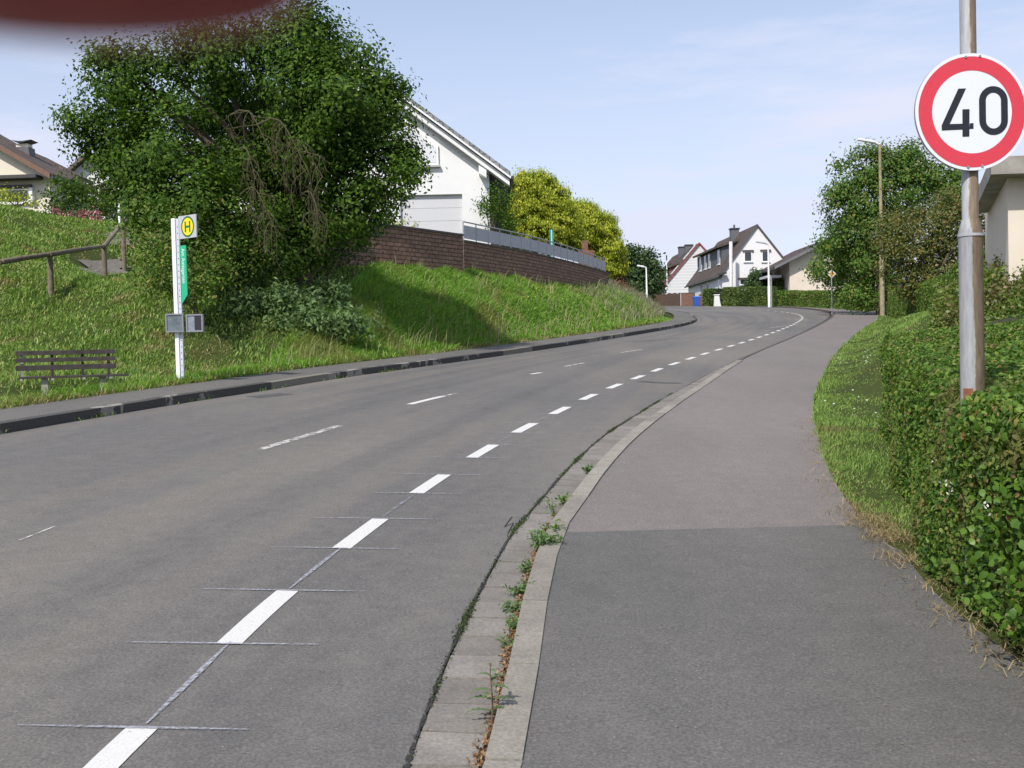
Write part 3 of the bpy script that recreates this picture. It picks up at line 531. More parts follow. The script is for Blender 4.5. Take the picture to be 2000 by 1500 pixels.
# ground cover on the slope behind the hedge
dh = lambda x, y: -pdist(x, y, np.array(cr(hf, .5)))
C = sample_area(95000, 3, 22, 6, 34, lambda x, y, z, o: (dh(x, y) > 2.0) & (o > 1.6) & infront(np.stack([x, y, z], -1)) & (x > 4.6+(y-13)*.42) )
C[:, 2] += np.abs(rng.normal(size=len(C)))*.16+.05*np.sin(C[:, 0]*3)+.05; sz = np.clip(C[:, 1]*.0038, .045, .11)*rng.uniform(.7, 1.4, len(C))
gc = leaves('ground_cover', C, sz, lf_top, nbias=np.tile([0, 0, 1.], (len(C), 1)), bias=.45, aspect=.6)
tag(gc, 'green and reddish low ground cover plants on the slope behind the hedge', 'ground cover', kind='stuff')
# second hedge behind the wooden lamp post
hedge('hedge', 'dark clipped hedge climbing the slope right of the wooden lamp post', [xy(P(1735, 600, 62)), xy(P(1765, 600, 52)), xy(P(1810, 600, 43)), xy(P(1878, 590, 33))], 1.5, 1.45, .11, 1100, lf_hedge, -1)
# far hedges
hedge('hedge', 'long bright clipped hedge in front of the white gabled house', [xy(P(1413, 597, 101)), xy(P(1450, 597, 99.5)), xy(P(1500, 599, 97)), xy(P(1509, 599, 96.6))], 1.6, 1.85, .15, 500, lf_far, -1)
hedge('hedge', 'dark stretch of clipped hedge in front of the cream gabled house', [xy(P(1510, 599, 96.4)), xy(P(1560, 600, 93)), xy(P(1600, 602, 88)), xy(P(1650, 604, 82)), xy(P(1690, 606, 76))], 1.5, 1.5, .15, 450, lf_hedge, -1)
hedge('hedge', 'short clipped hedge block between the blue bin and the white gate post', [xy(P(1373, 594, 103)), xy(P(1396, 595, 102))], 1.5, 1.75, .15, 500, lf_far, -1)
# ------------------------------------------------------------------ grass
wallW = None
def grass(name, N, box, cond, h, wfac, mat, label, lean=.35, wind=(.25, .05), cat='grass'):
    B = sample_area(N, *box, lambda x, y, z, o: cond(x, y, z, o) & infront(np.stack([x, y, z], -1), 420)); dist = np.linalg.norm(B-CAM, axis=1)
    cl = .6+.8*(.5+.5*np.sin(B[:, 0]*1.9+np.sin(B[:, 1]*1.1)*2)*np.sin(B[:, 1]*1.4+B[:, 0]*.5)); hh = rng.uniform(h[0], h[1], N)*cl*np.clip(.25+dPL(B[:, 0], B[:, 1])/2.5, .3, 1) if 'long' in name or 'bank' in name else rng.uniform(h[0], h[1], N)*cl; ww = np.maximum(.006, dist*wfac)*rng.uniform(.7, 1.4, N)
    o = blades(name, B-[0, 0, .02], hh, ww, mat, None, lean, wind); tag(o, label, cat, kind='stuff'); return o
# ------------------------------------------------------------------ block retaining wall + railing
def uvbox(mb, name, mat, parent, scale=1):
    o = mb.build(name, mat, parent); me = o.data; uv = me.uv_layers.new(name='UVMap'); 
    for p in me.polygons:
        nz = p.normal; h = Vector((-nz.y, nz.x, 0)); h = h.normalized() if h.length > .1 else Vector((1, 0, 0))
        for li in p.loop_indices:
            c = me.vertices[me.loops[li].vertex_index].co; uv.data[li].uv = (c.dot(h)*scale, (c.z if abs(nz.z) < .7 else c.dot(Vector((-h.y, h.x, 0))))*scale)
    return o
brick = mat_brick('split faced blocks', (.21, .125, .09), (.29, .175, .13), (.095, .06, .045), .36, .125, .014, 1.0)
ZW = P(1025, 487, 42)[2]
def wz(px, py):      # point on the horizontal wall top
    r = ray(px, py); return CAM+r*((ZW-CAM[2])/r[2])
wt = [wz(600, 421), wz(690, 434), wz(800, 447), wz(904, 461)]; wt2 = [wz(905, 466), wz(960, 476), wz(1025, 488), wz(1070, 498), wz(1115, 509), wz(1160, 522), wz(1188, 531)]
w0 = empty('retaining_wall', (wt2[2][0], wt2[2][1], ZW-1.6), 'long reddish brown split block retaining wall on top of the grassy bank', 'wall')
def wallseg(pts, top, w=.3):
    mb = MB(); pts = np.array(pts)[:, :2]; nn = -nrm2(pts); V = []
    for p, q in zip(pts, nn): V += [(*p, top-2.6), (*p, top), (*(p+q*w), top), (*(p+q*w), top-2.6)]
    k = len(pts); Fc = [(i*4+j, i*4+(j+1) % 4, i*4+4+(j+1) % 4, i*4+4+j) for i in range(k-1) for j in range(4)]+[(0, 3, 2, 1), (4*k-4, 4*k-3, 4*k-2, 4*k-1)]
    return mb.add(V, Fc)
A = np.array(wt); mb = wallseg(A, ZW); o1 = uvbox(mb, 'wall_blocks', brick, w0); mb = wallseg(np.array(wt2), ZW-.10); uvbox(mb, 'wall_blocks', brick, w0)
def copseg(pts, top, over=.04, w=.36, th=.06):
    mb = MB(); pts = np.array(pts)[:, :2]; nn = -nrm2(pts); V = []
    for p, q in zip(pts, nn): a = p-q*over; b = p+q*w; V += [(*a, top), (*a, top+th), (*b, top+th), (*b, top)]
    k = len(pts); return mb.add(V, [(i*4+j, i*4+(j+1) % 4, i*4+4+(j+1) % 4, i*4+4+j) for i in range(k-1) for j in range(4)]+[(0, 3, 2, 1), (4*k-4, 4*k-3, 4*k-2, 4*k-1)])
cop = simple('wall coping', (.10, .085, .08), .8, .25, 8); copseg(wt, ZW+.003).build('coping', cop, w0); copseg(wt2, ZW-.097).build('coping', cop, w0)
rl = empty('railing', (wt2[0][0], wt2[0][1]+.2, ZW), 'metal railing with pale grey panels along the top of the brick wall', 'railing')
galv = simple('galvanised steel', (.36, .37, .38), .45, .2, 12, metal=.6); panelm = simple('grey railing panel', (.40, .40, .42), .5, .06, 4)
rp = resample(cr([p+np.array([0, .18, 0]) for p in wt2], .1), .98); rp[:, 2] = ZW-.035
for i, p in enumerate(rp):
    mb = MB().box(p+[0, 0, .30], (.02, .02, .30)); mb.build('post', galv, rl)
    if i < len(rp)-1:
        q = rp[i+1]; c = (p+q)/2; u = unit(q-p); l = np.linalg.norm(q-p)/2; MB().box(c+[0, 0, .285], (l-.035, .006, .22), u, np.cross([0, 0, 1], u)).build('panel', panelm, rl)
MB().tube(rp+[0, 0, .62], .024, 8).build('handrail', galv, rl, True)
# brick pillar and green post behind the railing
def post_at(px, py, d, h, half, name, label, mat, cat, depth=None, zbot=None):
    p = P(px, py, d); zb = zbot if zbot is not None else H1(p[0], p[1])
    t = empty(name, (p[0], p[1], zb), label, cat); return t, p, zb
t, p, zb = post_at(1142, 470, 54, 0, 0, 'brick_pillar', 'red brick pillar rising behind the railing before the golden cypress', None, 'pillar')
redb = mat_brick('red brick', (.19, .085, .055), (.24, .11, .07), (.15, .12, .1), .22, .07, .008, .3)
uvbox(MB().bbox(p[0]-.14, p[0]+.14, p[1]-.14, p[1]+.14, zb-.3, p[2]), 'shaft', redb, t); uvbox(MB().bbox(p[0]-.32, p[0]+.42, p[1]-.2, p[1]+.2, zb-.3, p[2]-.48), 'plinth', redb, t)
t, p, zb = post_at(1077, 449, 53, 0, 0, 'garden_post', 'turquoise and white striped post standing behind the railing', None, 'post')
MB().bbox(p[0]-.09, p[0]-.02, p[1]-.03, p[1]+.03, zb-.2, p[2]).build('pole', simple('turquoise', (.05, .28, .25), .4), t); MB().bbox(p[0]-.02, p[0]+.015, p[1]-.028, p[1]+.028, zb-.2, p[2]-.003).build('stripe', simple('pale strip', (.7, .75, .75), .4), t); MB().bbox(p[0]+.015, p[0]+.085, p[1]-.03, p[1]+.03, zb-.2, p[2]-.006).build('pole', MATS['turquoise'], t)
# ------------------------------------------------------------------ houses
white = simple('white render', (.74, .74, .74), .8, .03, 1.5, bstr=.05); cream = simple('cream render', (.72, .66, .54), .85, .04, 1.5, bstr=.05); cream2 = simple('beige render', (.68, .60, .50), .85, .05, 1.2, bstr=.05)
greyw = simple('grey render', (.42, .42, .42), .8, .1, 2); frame = simple('white window frame', (.8, .8, .8), .5, .03); trim = simple('white trim', (.78, .78, .78), .5, .04); dkm = simple('dark metal', (.05, .055, .06), .4, .2); soff = simple('soffit board', (.45, .45, .45), .7, .1)
m, nt = newmat('window glass'); principled(nt, (.025, .03, .035), .06, spec=.9); glass = m
def mat_tile(name, a, b, row=.33):
    m, nt = newmat(name); uvn = nt.nodes.new('ShaderNodeUVMap'); br = nt.nodes.new('ShaderNodeTexBrick'); br.inputs['Scale'].default_value = 1; br.inputs['Brick Width'].default_value = .26; br.inputs['Row Height'].default_value = row
    br.inputs['Mortar Size'].default_value = .025; br.inputs['Mortar Smooth'].default_value = .6; br.inputs['Color1'].default_value = (*a, 1); br.inputs['Color2'].default_value = (*b, 1); br.inputs['Mortar'].default_value = (*[x*.45 for x in a], 1)
    nt.links.new(uvn.outputs[0], br.inputs['Vector']); nz = noise(nt, 1.3, 5, .7); c = mix(nt, .7, br.outputs[0], mix(nt, 1., br.outputs[0], ramp(nt, nz, [(.3, (.6,)*3), (.7, (1.4,)*3)]), 'MULTIPLY')); principled(nt, c, .8, br.outputs['Fac'], .5, .03, .3); return m
tbrown = mat_tile('brown roof tiles', (.085, .066, .056), (.115, .09, .075)); tred = mat_tile('dark red brown tiles', (.075, .052, .046), (.105, .072, .06)); tgrey = mat_tile('grey roof tiles', (.20, .21, .22), (.25, .26, .27)); tbr2 = mat_tile('warm brown tiles', (.105, .078, .062), (.145, .105, .082))
class Frame:
    def __init__(s, o, ang): s.o = np.asarray(o, float); s.u = np.array([math.cos(ang), math.sin(ang), 0]); s.v = np.array([-math.sin(ang), math.cos(ang), 0])
    def __call__(s, a, b, z): return np.array([s.o[0], s.o[1], 0])+a*s.u+b*s.v+np.array([0, 0, z])
def gable(name, label, fr, xl, xr, xa, ln, zb, zl, zr, za, wallm, roofm, oe=(.5, .5), ov=.4, th=.22, barge=None, bh=.2, cat='house', ovb=.3, gutter=True):
    """fr: frame, gable plane at b=0; walls from xl to xr; ridge at xa; eave heights at walls zl,zr; apex za"""
    t = empty(name, fr((xl+xr)/2, 0, zb), label, cat)
    MB().prism([fr(xl, 0, zb-1), fr(xr, 0, zb-1), fr(xr, 0, zr), fr(xa, 0, za), fr(xl, 0, zl)], 0*fr.v, fr.v*ln).build('wall', wallm, t)
    ro = None; sl = (za-zl)/(xa-xl); sr = (za-zr)/(xr-xa); mb = MB(); g = .02
    for sg, x_, z_, s_, oo in ((-1, xl, zl, sl, oe[0]), (1, xr, zr, sr, oe[1])):
        e = x_+sg*oo; ze = z_-s_*oo; mb.prism([fr(xa, 0, za+g), fr(e, 0, ze+g), fr(e, 0, ze+g+th), fr(xa, 0, za+g+th)], -fr.v*ov, fr.v*(ln+ovb))
    ro = uvbox(mb, 'roof', roofm, t)
    me = ro.data; uv = me.uv_layers[0]
    for p in me.polygons:
        if abs(p.normal.z) > .15:
            for li in p.loop_indices:
                c = np.array(me.vertices[me.loops[li].vertex_index].co); q = c-fr(xa, 0, za); uv.data[li].uv = (q@fr.v, math.hypot(q@fr.u, q[2]))
    if barge:
        for sg, x_, z_, s_, oo in ((-1, xl, zl, sl, oe[0]), (1, xr, zr, sr, oe[1])):
            e = x_+sg*oo; ze = z_-s_*oo; MB().prism([fr(xa, 0, za+g-.04), fr(e, 0, ze+g-.04), fr(e, 0, ze+g+bh), fr(xa, 0, za+g+bh)], -fr.v*(ov+.035), -fr.v*(ov+.003)).build('barge_board', barge, ro)
    if gutter:
        for sg, x_, z_, s_, oo in ((-1, xl, zl, sl, oe[0]), (1, xr, zr, sr, oe[1])):
            e = x_+sg*(oo+.07); ze = z_-s_*oo; MB().tube([fr(e, -ov, ze+.03), fr(e, ln+ovb, ze+.03)], .07, 8).build('gutter', dkm if wallm is not cream else MATS['dark metal'], ro, True)
    return t, ro
def window(parent, fr, x0, x1, z0, z1, b=0., mull=0, lintel=None, sill=True, fm=None, gm=None, nm='window'):
    fm = fm or frame; mb = MB(); w = .07
    def bx(a0, a1, c0, c1, d0, d1, M): M.prism([fr(a0, b, c0), fr(a1, b, c0), fr(a1, b, c1), fr(a0, b, c1)], -fr.v*d1, -fr.v*d0)
    bx(x0, x1, z0, z0+w, .002, .05, mb); bx(x0, x1, z1-w, z1, .002, .05, mb); bx(x0, x0+w, z0+w, z1-w, .002, .05, mb); bx(x1-w, x1, z0+w, z1-w, .002, .05, mb)
    for k in range(mull): xm = x0+(x1-x0)*(k+1)/(mull+1); bx(xm-.035, xm+.035, z0+w, z1-w, .003, .048, mb)
    t = mb.build(nm, fm, parent); g = MB(); bx(x0+w, x1-w, z0+w, z1-w, .004, .018, g); g.build('pane', gm or glass, t)
    if sill: g = MB(); bx(x0-.08, x1+.08, z0-.06, z0-.002, .002, .13, g); g.build('sill', trim, t)
    if lintel: g = MB(); bx(x0-.15, x1+.15, z1+.02, z1+.02+lintel, .002, .16, g); g.build('blind_box', simple('brown blind box', (.10, .08, .07), .6), t)
    return t
def X_(px, py, d): return P(px, py, d)[0]
def Z_(px, py, d): return P(px, py, d)[2]
# --- white house W
dW = 46; fr = Frame((0, dW), R(2.0)); g0 = P(955, 335, dW)
xa, za = X_(690, 132, dW), Z_(690, 132, dW); xr = X_(955, 325, dW); zr = Z_(955, 325, dW); xl = 2*xa-xr
zt = 5.3
t, ro = gable('white_house', 'big white rendered house with grey roof and garage door above the brick wall', fr, xl, xr, xa, 12, zt, zr, zr, za, white, tgrey, (.85, .85), .75, .24, barge=trim, bh=.05)
# layered verge: white fascia below tiles
for dz, h, dp, mt in ((-.30, .25, .60, trim), (-.42, .11, .30, soff)):
    s_ = (za-zr)/(xr-xa); e = xr+(.8 if dz > -.4 else -.0); MB().prism([fr(xa, 0, za+dz), fr(e, 0, zr-s_*(e-xr)+dz), fr(e, 0, zr-s_*(e-xr)+dz+h), fr(xa, 0, za+dz+h)], -fr.v*dp, -fr.v*.01).build('verge_board', mt, ro)
gx0, gx1 = X_(783, 383, dW), X_(903, 382, dW); gz1, gz0 = Z_(850, 383, dW), zt-.8
m_garage = simple('garage door panels', (.58, .58, .60), .5, .02)
gd = empty('door', fr(0, 0, 0)) if False else None
mb = MB(); 
for k in range(6):
    z1 = gz1-.02-k*.52; mb.prism([fr(gx0+.02, 0, z1-.505), fr(gx1-.02, 0, z1-.505), fr(gx1-.02, 0, z1), fr(gx0+.02, 0, z1)], -fr.v*.012, -fr.v*.003)
mb.build('garage_door', m_garage, t)
# raised wall skin round the garage opening so the door sits in a recess
mb = MB(); bx = lambda a0, a1, c0, c1, d: mb.prism([fr(a0, 0, c0), fr(a1, 0, c0), fr(a1, 0, c1), fr(a0, 0, c1)], -fr.v*d, -fr.v*.002)
bx(gx1, xr-.003, zt-1, gz1, .16); bx(xl+.003, gx0, zt-1, gz1, .16); s_ = (za-zr)/(xr-xa); mb.prism([fr(xl+.003, 0, gz1), fr(xr-.003, 0, gz1), fr(xr-.003, 0, zr-.01), fr(xa, 0, za-.01), fr(xl+.003, 0, zr-.01)], -fr.v*.16, -fr.v*.002); mb.build('wall', white, t)
mb = MB(); xp, xq = X_(745, 327, dW), X_(858, 327, dW); zp = Z_(858, 327, dW); sl = (za-zr)/(xr-xa)
cz = lambda x: za-.75-sl*(x-xa); s1 = [fr(xp, 0, zp), fr(xq, 0, zp), fr(xq, 0, cz(xq)), fr(xp, 0, cz(xp))]
w_ = mb.prism(s1, -fr.v*.26, -fr.v*.17).build('window', frame, t)
ins = MB().prism([fr(xp+.1, 0, zp+.1), fr(xq-.1, 0, zp+.1), fr(xq-.1, 0, cz(xq)-.12), fr(xp+.1, 0, cz(xp)-.12)], -fr.v*.272, -fr.v*.262).build('roller_shutter', simple('shutter slats', (.66, .67, .70), .5, .03), w_)
MB().prism([fr(xp, 0, zp-.08), fr(xq+.06, 0, zp-.08), fr(xq+.06, 0, zp-.003), fr(xp, 0, zp-.003)], -fr.v*.34, -fr.v*.165).build('sill', greyw, w_)
MB().prism([fr(xr-.42, 0, zr-.42), fr(xr-.12, 0, zr-.60), fr(xr-.12, 0, zr-.3), fr(xr-.42, 0, zr-.1)], -fr.v*.74, -fr.v*.02).build('purlin', trim, ro)
MB().box(P(936, 352, dW-.3), (.07, .08, .06)).build('wall_lamp', frame, t, bevel=.02)
MB().tube([P(990, 340, dW-.2), P(987, 362, dW-.1), fr(xr+.25, .3, zr-1.6)], .07, 8).build('downpipe', dkm, t, True)
# rear wing, the eave's shade put into its dark wall colour
fr2 = Frame((0, 56), 0); a0, a1 = X_(930, 400, 56), X_(983, 400, 56); MB().bbox(a0, a1, 56, 60, zt-1, Z_(980, 352, 56)).build('rear_wing', simple('shade dark wing wall', (.14, .13, .11), .8), t)
# --- far white gable house A
dA = 104; fr = Frame((0, dA), R(1.6)); xa, za = X_(1480, 441, dA), Z_(1480, 441, dA); xl, zl = X_(1412, 537, dA), Z_(1412, 534, dA); xr = X_(1545, 520, dA); zr = za-(za-zl)/(xa-xl)*(xr-xa); zb = H1(xa, dA)
t, ro = gable('gable_house', 'white house with steep brown roof, long dormer and two small gable windows in the distance', fr, xl, xr, xa, 17, zb, zl, zr, za, white, tbrown, (.25, .25), .15, .16, barge=simple('dark verge', (.09, .08, .08), .6), bh=.17)
for x0, x1, y0, y1 in ((1454.5, 1470, 491, 511), (1489.5, 1504, 490, 511), (1446, 1463, 545, 556)):
    window(t, fr, X_(x0, y0, dA)-0, X_(x1, y0, dA), Z_(x0, y1, dA), Z_(x0, y0, dA), 0, 0, .12)
def slope_pt(fr, xa, za, xl, zl, x): return za-(za-zl)/(xa-xl)*(xa-x)
def chimney(parent, px, pytop, d, w, h, capw=.08, mat=None, name='chimney'):
    p = P(px, pytop, d); o = MB().bbox(p[0]-w/2, p[0]+w/2, p[1]-w/2, p[1]+w/2, p[2]-h, p[2]-.12).build(name, mat or greyc, parent); MB().bbox(p[0]-w/2-capw, p[0]+w/2+capw, p[1]-w/2-capw, p[1]+w/2+capw, p[2]-.118, p[2]).build('cap', dkm, o); return o, p
greyc = simple('slate clad chimney', (.12, .12, .13), .7, .2)
ch, p = chimney(ro, 1434, 446, 111, .8, 2.4); MB().tube([p, p+[0, 0, .35]], .09, 8).build('pot', dkm, ch)
# dormer on the left slope
def dormer(parent, fr, xa, za, xl, zl, xf, b0, b1, zh, wins, mat, label=None):
    zbase = slope_pt(fr, xa, za, xl, zl, xf); xt = xa-(za-(zh+.55))*(xa-xl)/(za-zl)
    d = MB().prism([fr(xf, b0, zbase-.3), fr(xf, b0, zh), fr(xt, b0, zh+.5), fr(xt, b0, zbase)], 0*fr.v, fr.v*(b1-b0)).build('dormer', mat, parent)
    uvbox(MB().prism([fr(xf-.45, b0, zh-.06), fr(xt+.3, b0, zh+.62), fr(xt+.3, b0, zh+.80), fr(xf-.45, b0, zh+.14)], -fr.v*.3, fr.v*(b1-b0+.3)), 'dormer_roof', tbrown, d)
    for c0, c1 in wins:
        w = MB().prism([fr(xf, c0, zbase+.25), fr(xf, c1, zbase+.25), fr(xf, c1, zh-.12), fr(xf, c0, zh-.12)], -fr.u*.05, -fr.u*.003).build('window', frame, d)
        MB().prism([fr(xf, c0+.08, zbase+.33), fr(xf, c1-.08, zbase+.33), fr(xf, c1-.08, zh-.2), fr(xf, c0+.08, zh-.2)], -fr.u*.062, -fr.u*.052).build('pane', glass, w)
        MB().prism([fr(xf, c0-.05, zbase+.15), fr(xf, c1+.05, zbase+.15), fr(xf, c1+.05, zbase+.22), fr(xf, c0-.05, zbase+.22)], -fr.u*.16, -fr.u*.003).build('sill', trim, w)
dormer(ro, fr, xa, za, xl, zl, xl+.75, 3.5, 15.5, zl+2.75, [(4.2, 5.2), (8.8, 9.7), (10.8, 11.7), (13.2, 14.2)], simple('slate dormer', (.10, .105, .12), .7, .2))
# lower annex with porch on the left wall + tall white flue
MB().tube([P(1427.5, 472, 102.6), P(1427.5, 560, 102.6)], .16, 10).build('flue_pipe', simple('pale flue', (.72, .72, .74), .4), t, True)
MB().prism([fr(xl+.3, -.3, zl-.05), fr(xl-.55, -.3, zl-.18), fr(xl-.55, -.3, zl-.02), fr(xl+.3, -.3, zl+.12)], -fr.v*.3, fr.v*.1).build('porch_eave', dkm, t)
# side windows under the eave
for c0, c1, hh in ((6, 7, 1.6), (9, 10.2, 1.2), (1.0, 1.7, 1.9)):
    w = MB().prism([fr(xl, c0, zl-.4-hh), fr(xl, c1, zl-.4-hh), fr(xl, c1, zl-.4), fr(xl, c0, zl-.4)], -fr.u*.05, -fr.u*.003).build('window', frame, t); MB().prism([fr(xl, c0+.1, zl-.3-hh), fr(xl, c1-.1, zl-.3-hh), fr(xl, c1-.1, zl-.5), fr(xl, c0+.1, zl-.5)], -fr.u*.062, -fr.u*.052).build('pane', glass, w)
# --- far house B with red verge
dB = 134; fr = Frame((0, dB), R(.8)); xa, za = X_(1365.5, 477, dB), Z_(1365.5, 477, dB); xl, zl = X_(1299, 557, dB), Z_(1299, 557, dB); xr = 2*xa-xl; zb = H1(xa, dB)
redt = simple('red verge', (.26, .06, .05), .7)
m, nt = newmat('white shingle cladding'); uvn = nt.nodes.new('ShaderNodeTexCoord'); wv = nt.nodes.new('ShaderNodeTexWave'); wv.bands_direction = 'Z'; wv.inputs['Scale'].default_value = .9; nt.links.new(uvn.outputs['Object'], wv.inputs[0]); principled(nt, ramp(nt, wv.outputs[1], [(0, (.48, .49, .51)), (.2, (.66, .66, .66))]), .7); shing = m
t, ro = gable('gable_house', 'distant white shingled house with red edged steep roof, left of the other white gable', fr, xl, xr, xa, 20, zb, zl, zl, za, shing, tred, (.3, .3), .15, .16, barge=redt, bh=.2)
chimney(ro, 1334, 482, 143, 1.1, 2.6); chimney(ro, 1345, 478, 140, .9, 2.4)
dormer(ro, fr, xa, za, xl, zl, xl+1.0, 3, 16, zl+2.2, [(4, 5.6), (9, 10.6), (12.5, 14)], simple('red tile dormer', (.16, .07, .06), .8))
for a0, a1, b0 in ((.25, .45, 3.), (.62, .78, 3.5), (.8, .95, 4.)):   # roof lights
    f_ = lambda q: xl+(xa-xl)*q; MB().prism([fr(f_(a0), 0, slope_pt(fr, xa, za, xl, zl, f_(a0))+.20), fr(f_(a1), 0, slope_pt(fr, xa, za, xl, zl, f_(a1))+.20), fr(f_(a1), 0, slope_pt(fr, xa, za, xl, zl, f_(a1))+.30), fr(f_(a0), 0, slope_pt(fr, xa, za, xl, zl, f_(a0))+.30)], fr.v*1.4, fr.v*2.4).build('roof_light', simple('pale skylight', (.6, .62, .65), .3), ro)
# --- cream gabled house C
dC = 97; fr = Frame((0, dC), R(-1)); xa, za = X_(1622, 468, dC), Z_(1622, 468, dC); xl, zl = X_(1538, 511, dC), Z_(1538, 511, dC); xr = 2*xa-xl; zb = H1(xa, dC)
t, ro = gable('gable_house', 'cream rendered house with low pitched grey roof half hidden by the maple', fr, xl, xr, xa, 14, zb, zl, zl, za, cream2, tred, (1.45, 1.0), .9, .18, barge=simple('grey verge', (.16, .16, .17), .6), bh=.2)
window(t, fr, X_(1571, 523, dC), X_(1574.5, 523, dC), Z_(1571, 528, dC), Z_(1571, 522.5, dC), 0, 0, None, False, simple('vent grey', (.3, .3, .3)), MATS['vent grey'], 'vent')
fr3 = Frame((0, dC+2.5), 0); MB().bbox(X_(1500, 540, dC), X_(1528, 540, dC), dC+.5, dC+5, Z_(1510, 542, dC), Z_(1510, 537, dC)).build('carport_roof', simple('pale carport roof', (.55, .55, .6), .5), t)
MB().bbox(X_(1503, 540, dC+4), X_(1536, 540, dC+4), dC+4.2, dC+4.5, zb, Z_(1510, 543, dC)).build('carport_wall', simple('dark carport back', (.05, .05, .05), .8), t)  # near-black even tone across the back of the carport
# --- cream house D on the left crest
dD = 50; fr = Frame((0, dD), R(-3)); xr, zr = X_(97, 347, dD), Z_(97, 345, dD); sl = .60; xa = xr-7.5; za = zr+sl*7.5; xl = xa-7.5; zb = 5.8
bargeD = simple('brown barge board', (.17, .10, .07), .7, .15)
fr = Frame((xr, dD+xr*0), R(-3)); fr.o = np.array([xr, P(97, 347, dD)[1]]); 
t, ro = gable('gable_house', 'cream house with brown roof, slate chimney and dark awning at the left edge', fr, -15, 0, -7.5, 4, zb, zr, zr, zr+sl*7.5, cream, tbr2, (.4, .25), .5, .2, barge=bargeD, bh=.2)
window(t, fr, -3.1, -.95, Z_(40, 396, dD), Z_(40, 368, dD), 0, 1, .14, True)
w = [c for c in t.children if c.name.startswith('window')][0]; MB().prism([fr(-.86, 0, Z_(40, 396, dD)), fr(-.7, 0, Z_(40, 396, dD)), fr(-.7, 0, Z_(40, 368, dD)), fr(-.86, 0, Z_(40, 368, dD))], -fr.v*.25, -fr.v*.01).build('shutter', frame, w)
MB().prism([fr(-5, 0, Z_(40, 352, dD)), fr(-.3, 0, Z_(40, 352, dD)), fr(-.3, 0, Z_(40, 345.5, dD)), fr(-5, 0, Z_(40, 345.5, dD))], -fr.v*.7, -fr.v*.01).build('awning', simple('dark awning', (.07, .065, .065), .8), t)
# rear, wider roof part
q = P(146, 348, dD+4.6); mb = MB(); q0_ = P(50, 299, dD+4.6); q1 = q; 
uvbox(MB().prism([q0_, q1, q1+[0, 0, .2], q0_+[0, 0, .2]], [0, 0, 0], [0, 2.5, 0]), 'rear_roof', tbr2, t)
MB().bbox(q0_[0], q1[0]-.9, q[1]+.4, q[1]+2.2, zb-1, q[2]-.1).build('rear_wall', cream, t)
p = P(47, 274, dD+2.5); o = MB().prism([p+[-.40, 0, -2.0], p+[.46, 0, -2.0], p+[.34, 0, -.36], p+[-.34, 0, -.36]], [0, -.35, 0], [0, .35, 0]).build('chimney', greyc, t)
MB().bbox(p[0]-.27, p[0]+.27, p[1]-.27, p[1]+.27, p[2]-.358, p[2]-.2).build('flue', cream, o); MB().prism([p+[-.45, 0, -.05], p+[-.1, 0, -.17], p+[.1, 0, -.17], p+[.5, 0, -.05], p+[.1, 0, -.1], p+[-.1, 0, -.1]], [0, -.42, 0], [0, .42, 0]).build('cap', dkm, o)
# --- house E behind the tree
dE = 62; fr = Frame((0, dE), R(2)); xa, za = X_(193, 312, dE), Z_(193, 312, dE); xr, zr = X_(275, 385, dE), Z_(275, 375, dE); xl = 2*xa-xr
gable('gable_house', 'white gabled house with brown roof mostly hidden behind the big tree', fr, xl, xr, xa, 12, 5.8, zr, zr, za, white, tbrown, (.5, .5), .5, .2, barge=simple('brown verge', (.13, .1, .08), .7), bh=.18)
# --- flat roofed building on the right
d0 = 17.0; p = P(1968, 350, d0); fr = Frame((p[0], p[1]), -math.atan(.42)*0+R(-4)); zr = Z_(1968, 350, d0); zb = H1(p[0]+1, p[1]+1)-.5
t = empty('flat_roofed_house', (p[0]+2, p[1], zb), 'beige building with a thick concrete flat roof slab at the right edge above the slope', 'house')
sv = unit(np.array([.36, 1., 0])); uu = fr.u
mb = MB(); O = fr(0, 0, 0); mb.add([O+[0, 0, zb-1], O+uu*7+[0, 0, zb-1], O+uu*7+sv*6+[0, 0, zb-1], O+sv*6+[0, 0, zb-1], O+[0, 0, zr+.1], O+uu*7+[0, 0, zr+.1], O+uu*7+sv*6+[0, 0, zr+.1], O+sv*6+[0, 0, zr+.1]], [(0, 1, 5, 4), (1, 2, 6, 5), (2, 3, 7, 6), (3, 0, 4, 7), (4, 5, 6, 7), (0, 3, 2, 1)]); mb.build('wall', cream2, t)
conc = simple('weathered concrete', (.30, .28, .25), .9, .3, 3, bstr=.5); o_ = .45
c0 = O-uu*o_*.6-sv*o_; zz0 = zr+.02; zz1 = zz0+.26; c = [c0, c0+uu*8, c0+uu*8+sv*5.4, c0+sv*5.4]
MB().add([q+[0, 0, zz0] for q in c]+[q+[0, 0, zz1] for q in c], [(0, 1, 5, 4), (1, 2, 6, 5), (2, 3, 7, 6), (3, 0, 4, 7), (4, 5, 6, 7), (0, 3, 2, 1)]).build('roof_slab', conc, t)
MB().prism([c0+uu*.35+sv*.5+[0, 0, zz1+.002], c0+uu*3+sv*.5+[0, 0, zz1+.002], c0+uu*3+sv*.5+[0, 0, zz1+.10], c0+uu*.7+sv*.5+[0, 0, zz1+.10]], 0*sv, sv*2).build('roof_light', frame, t)
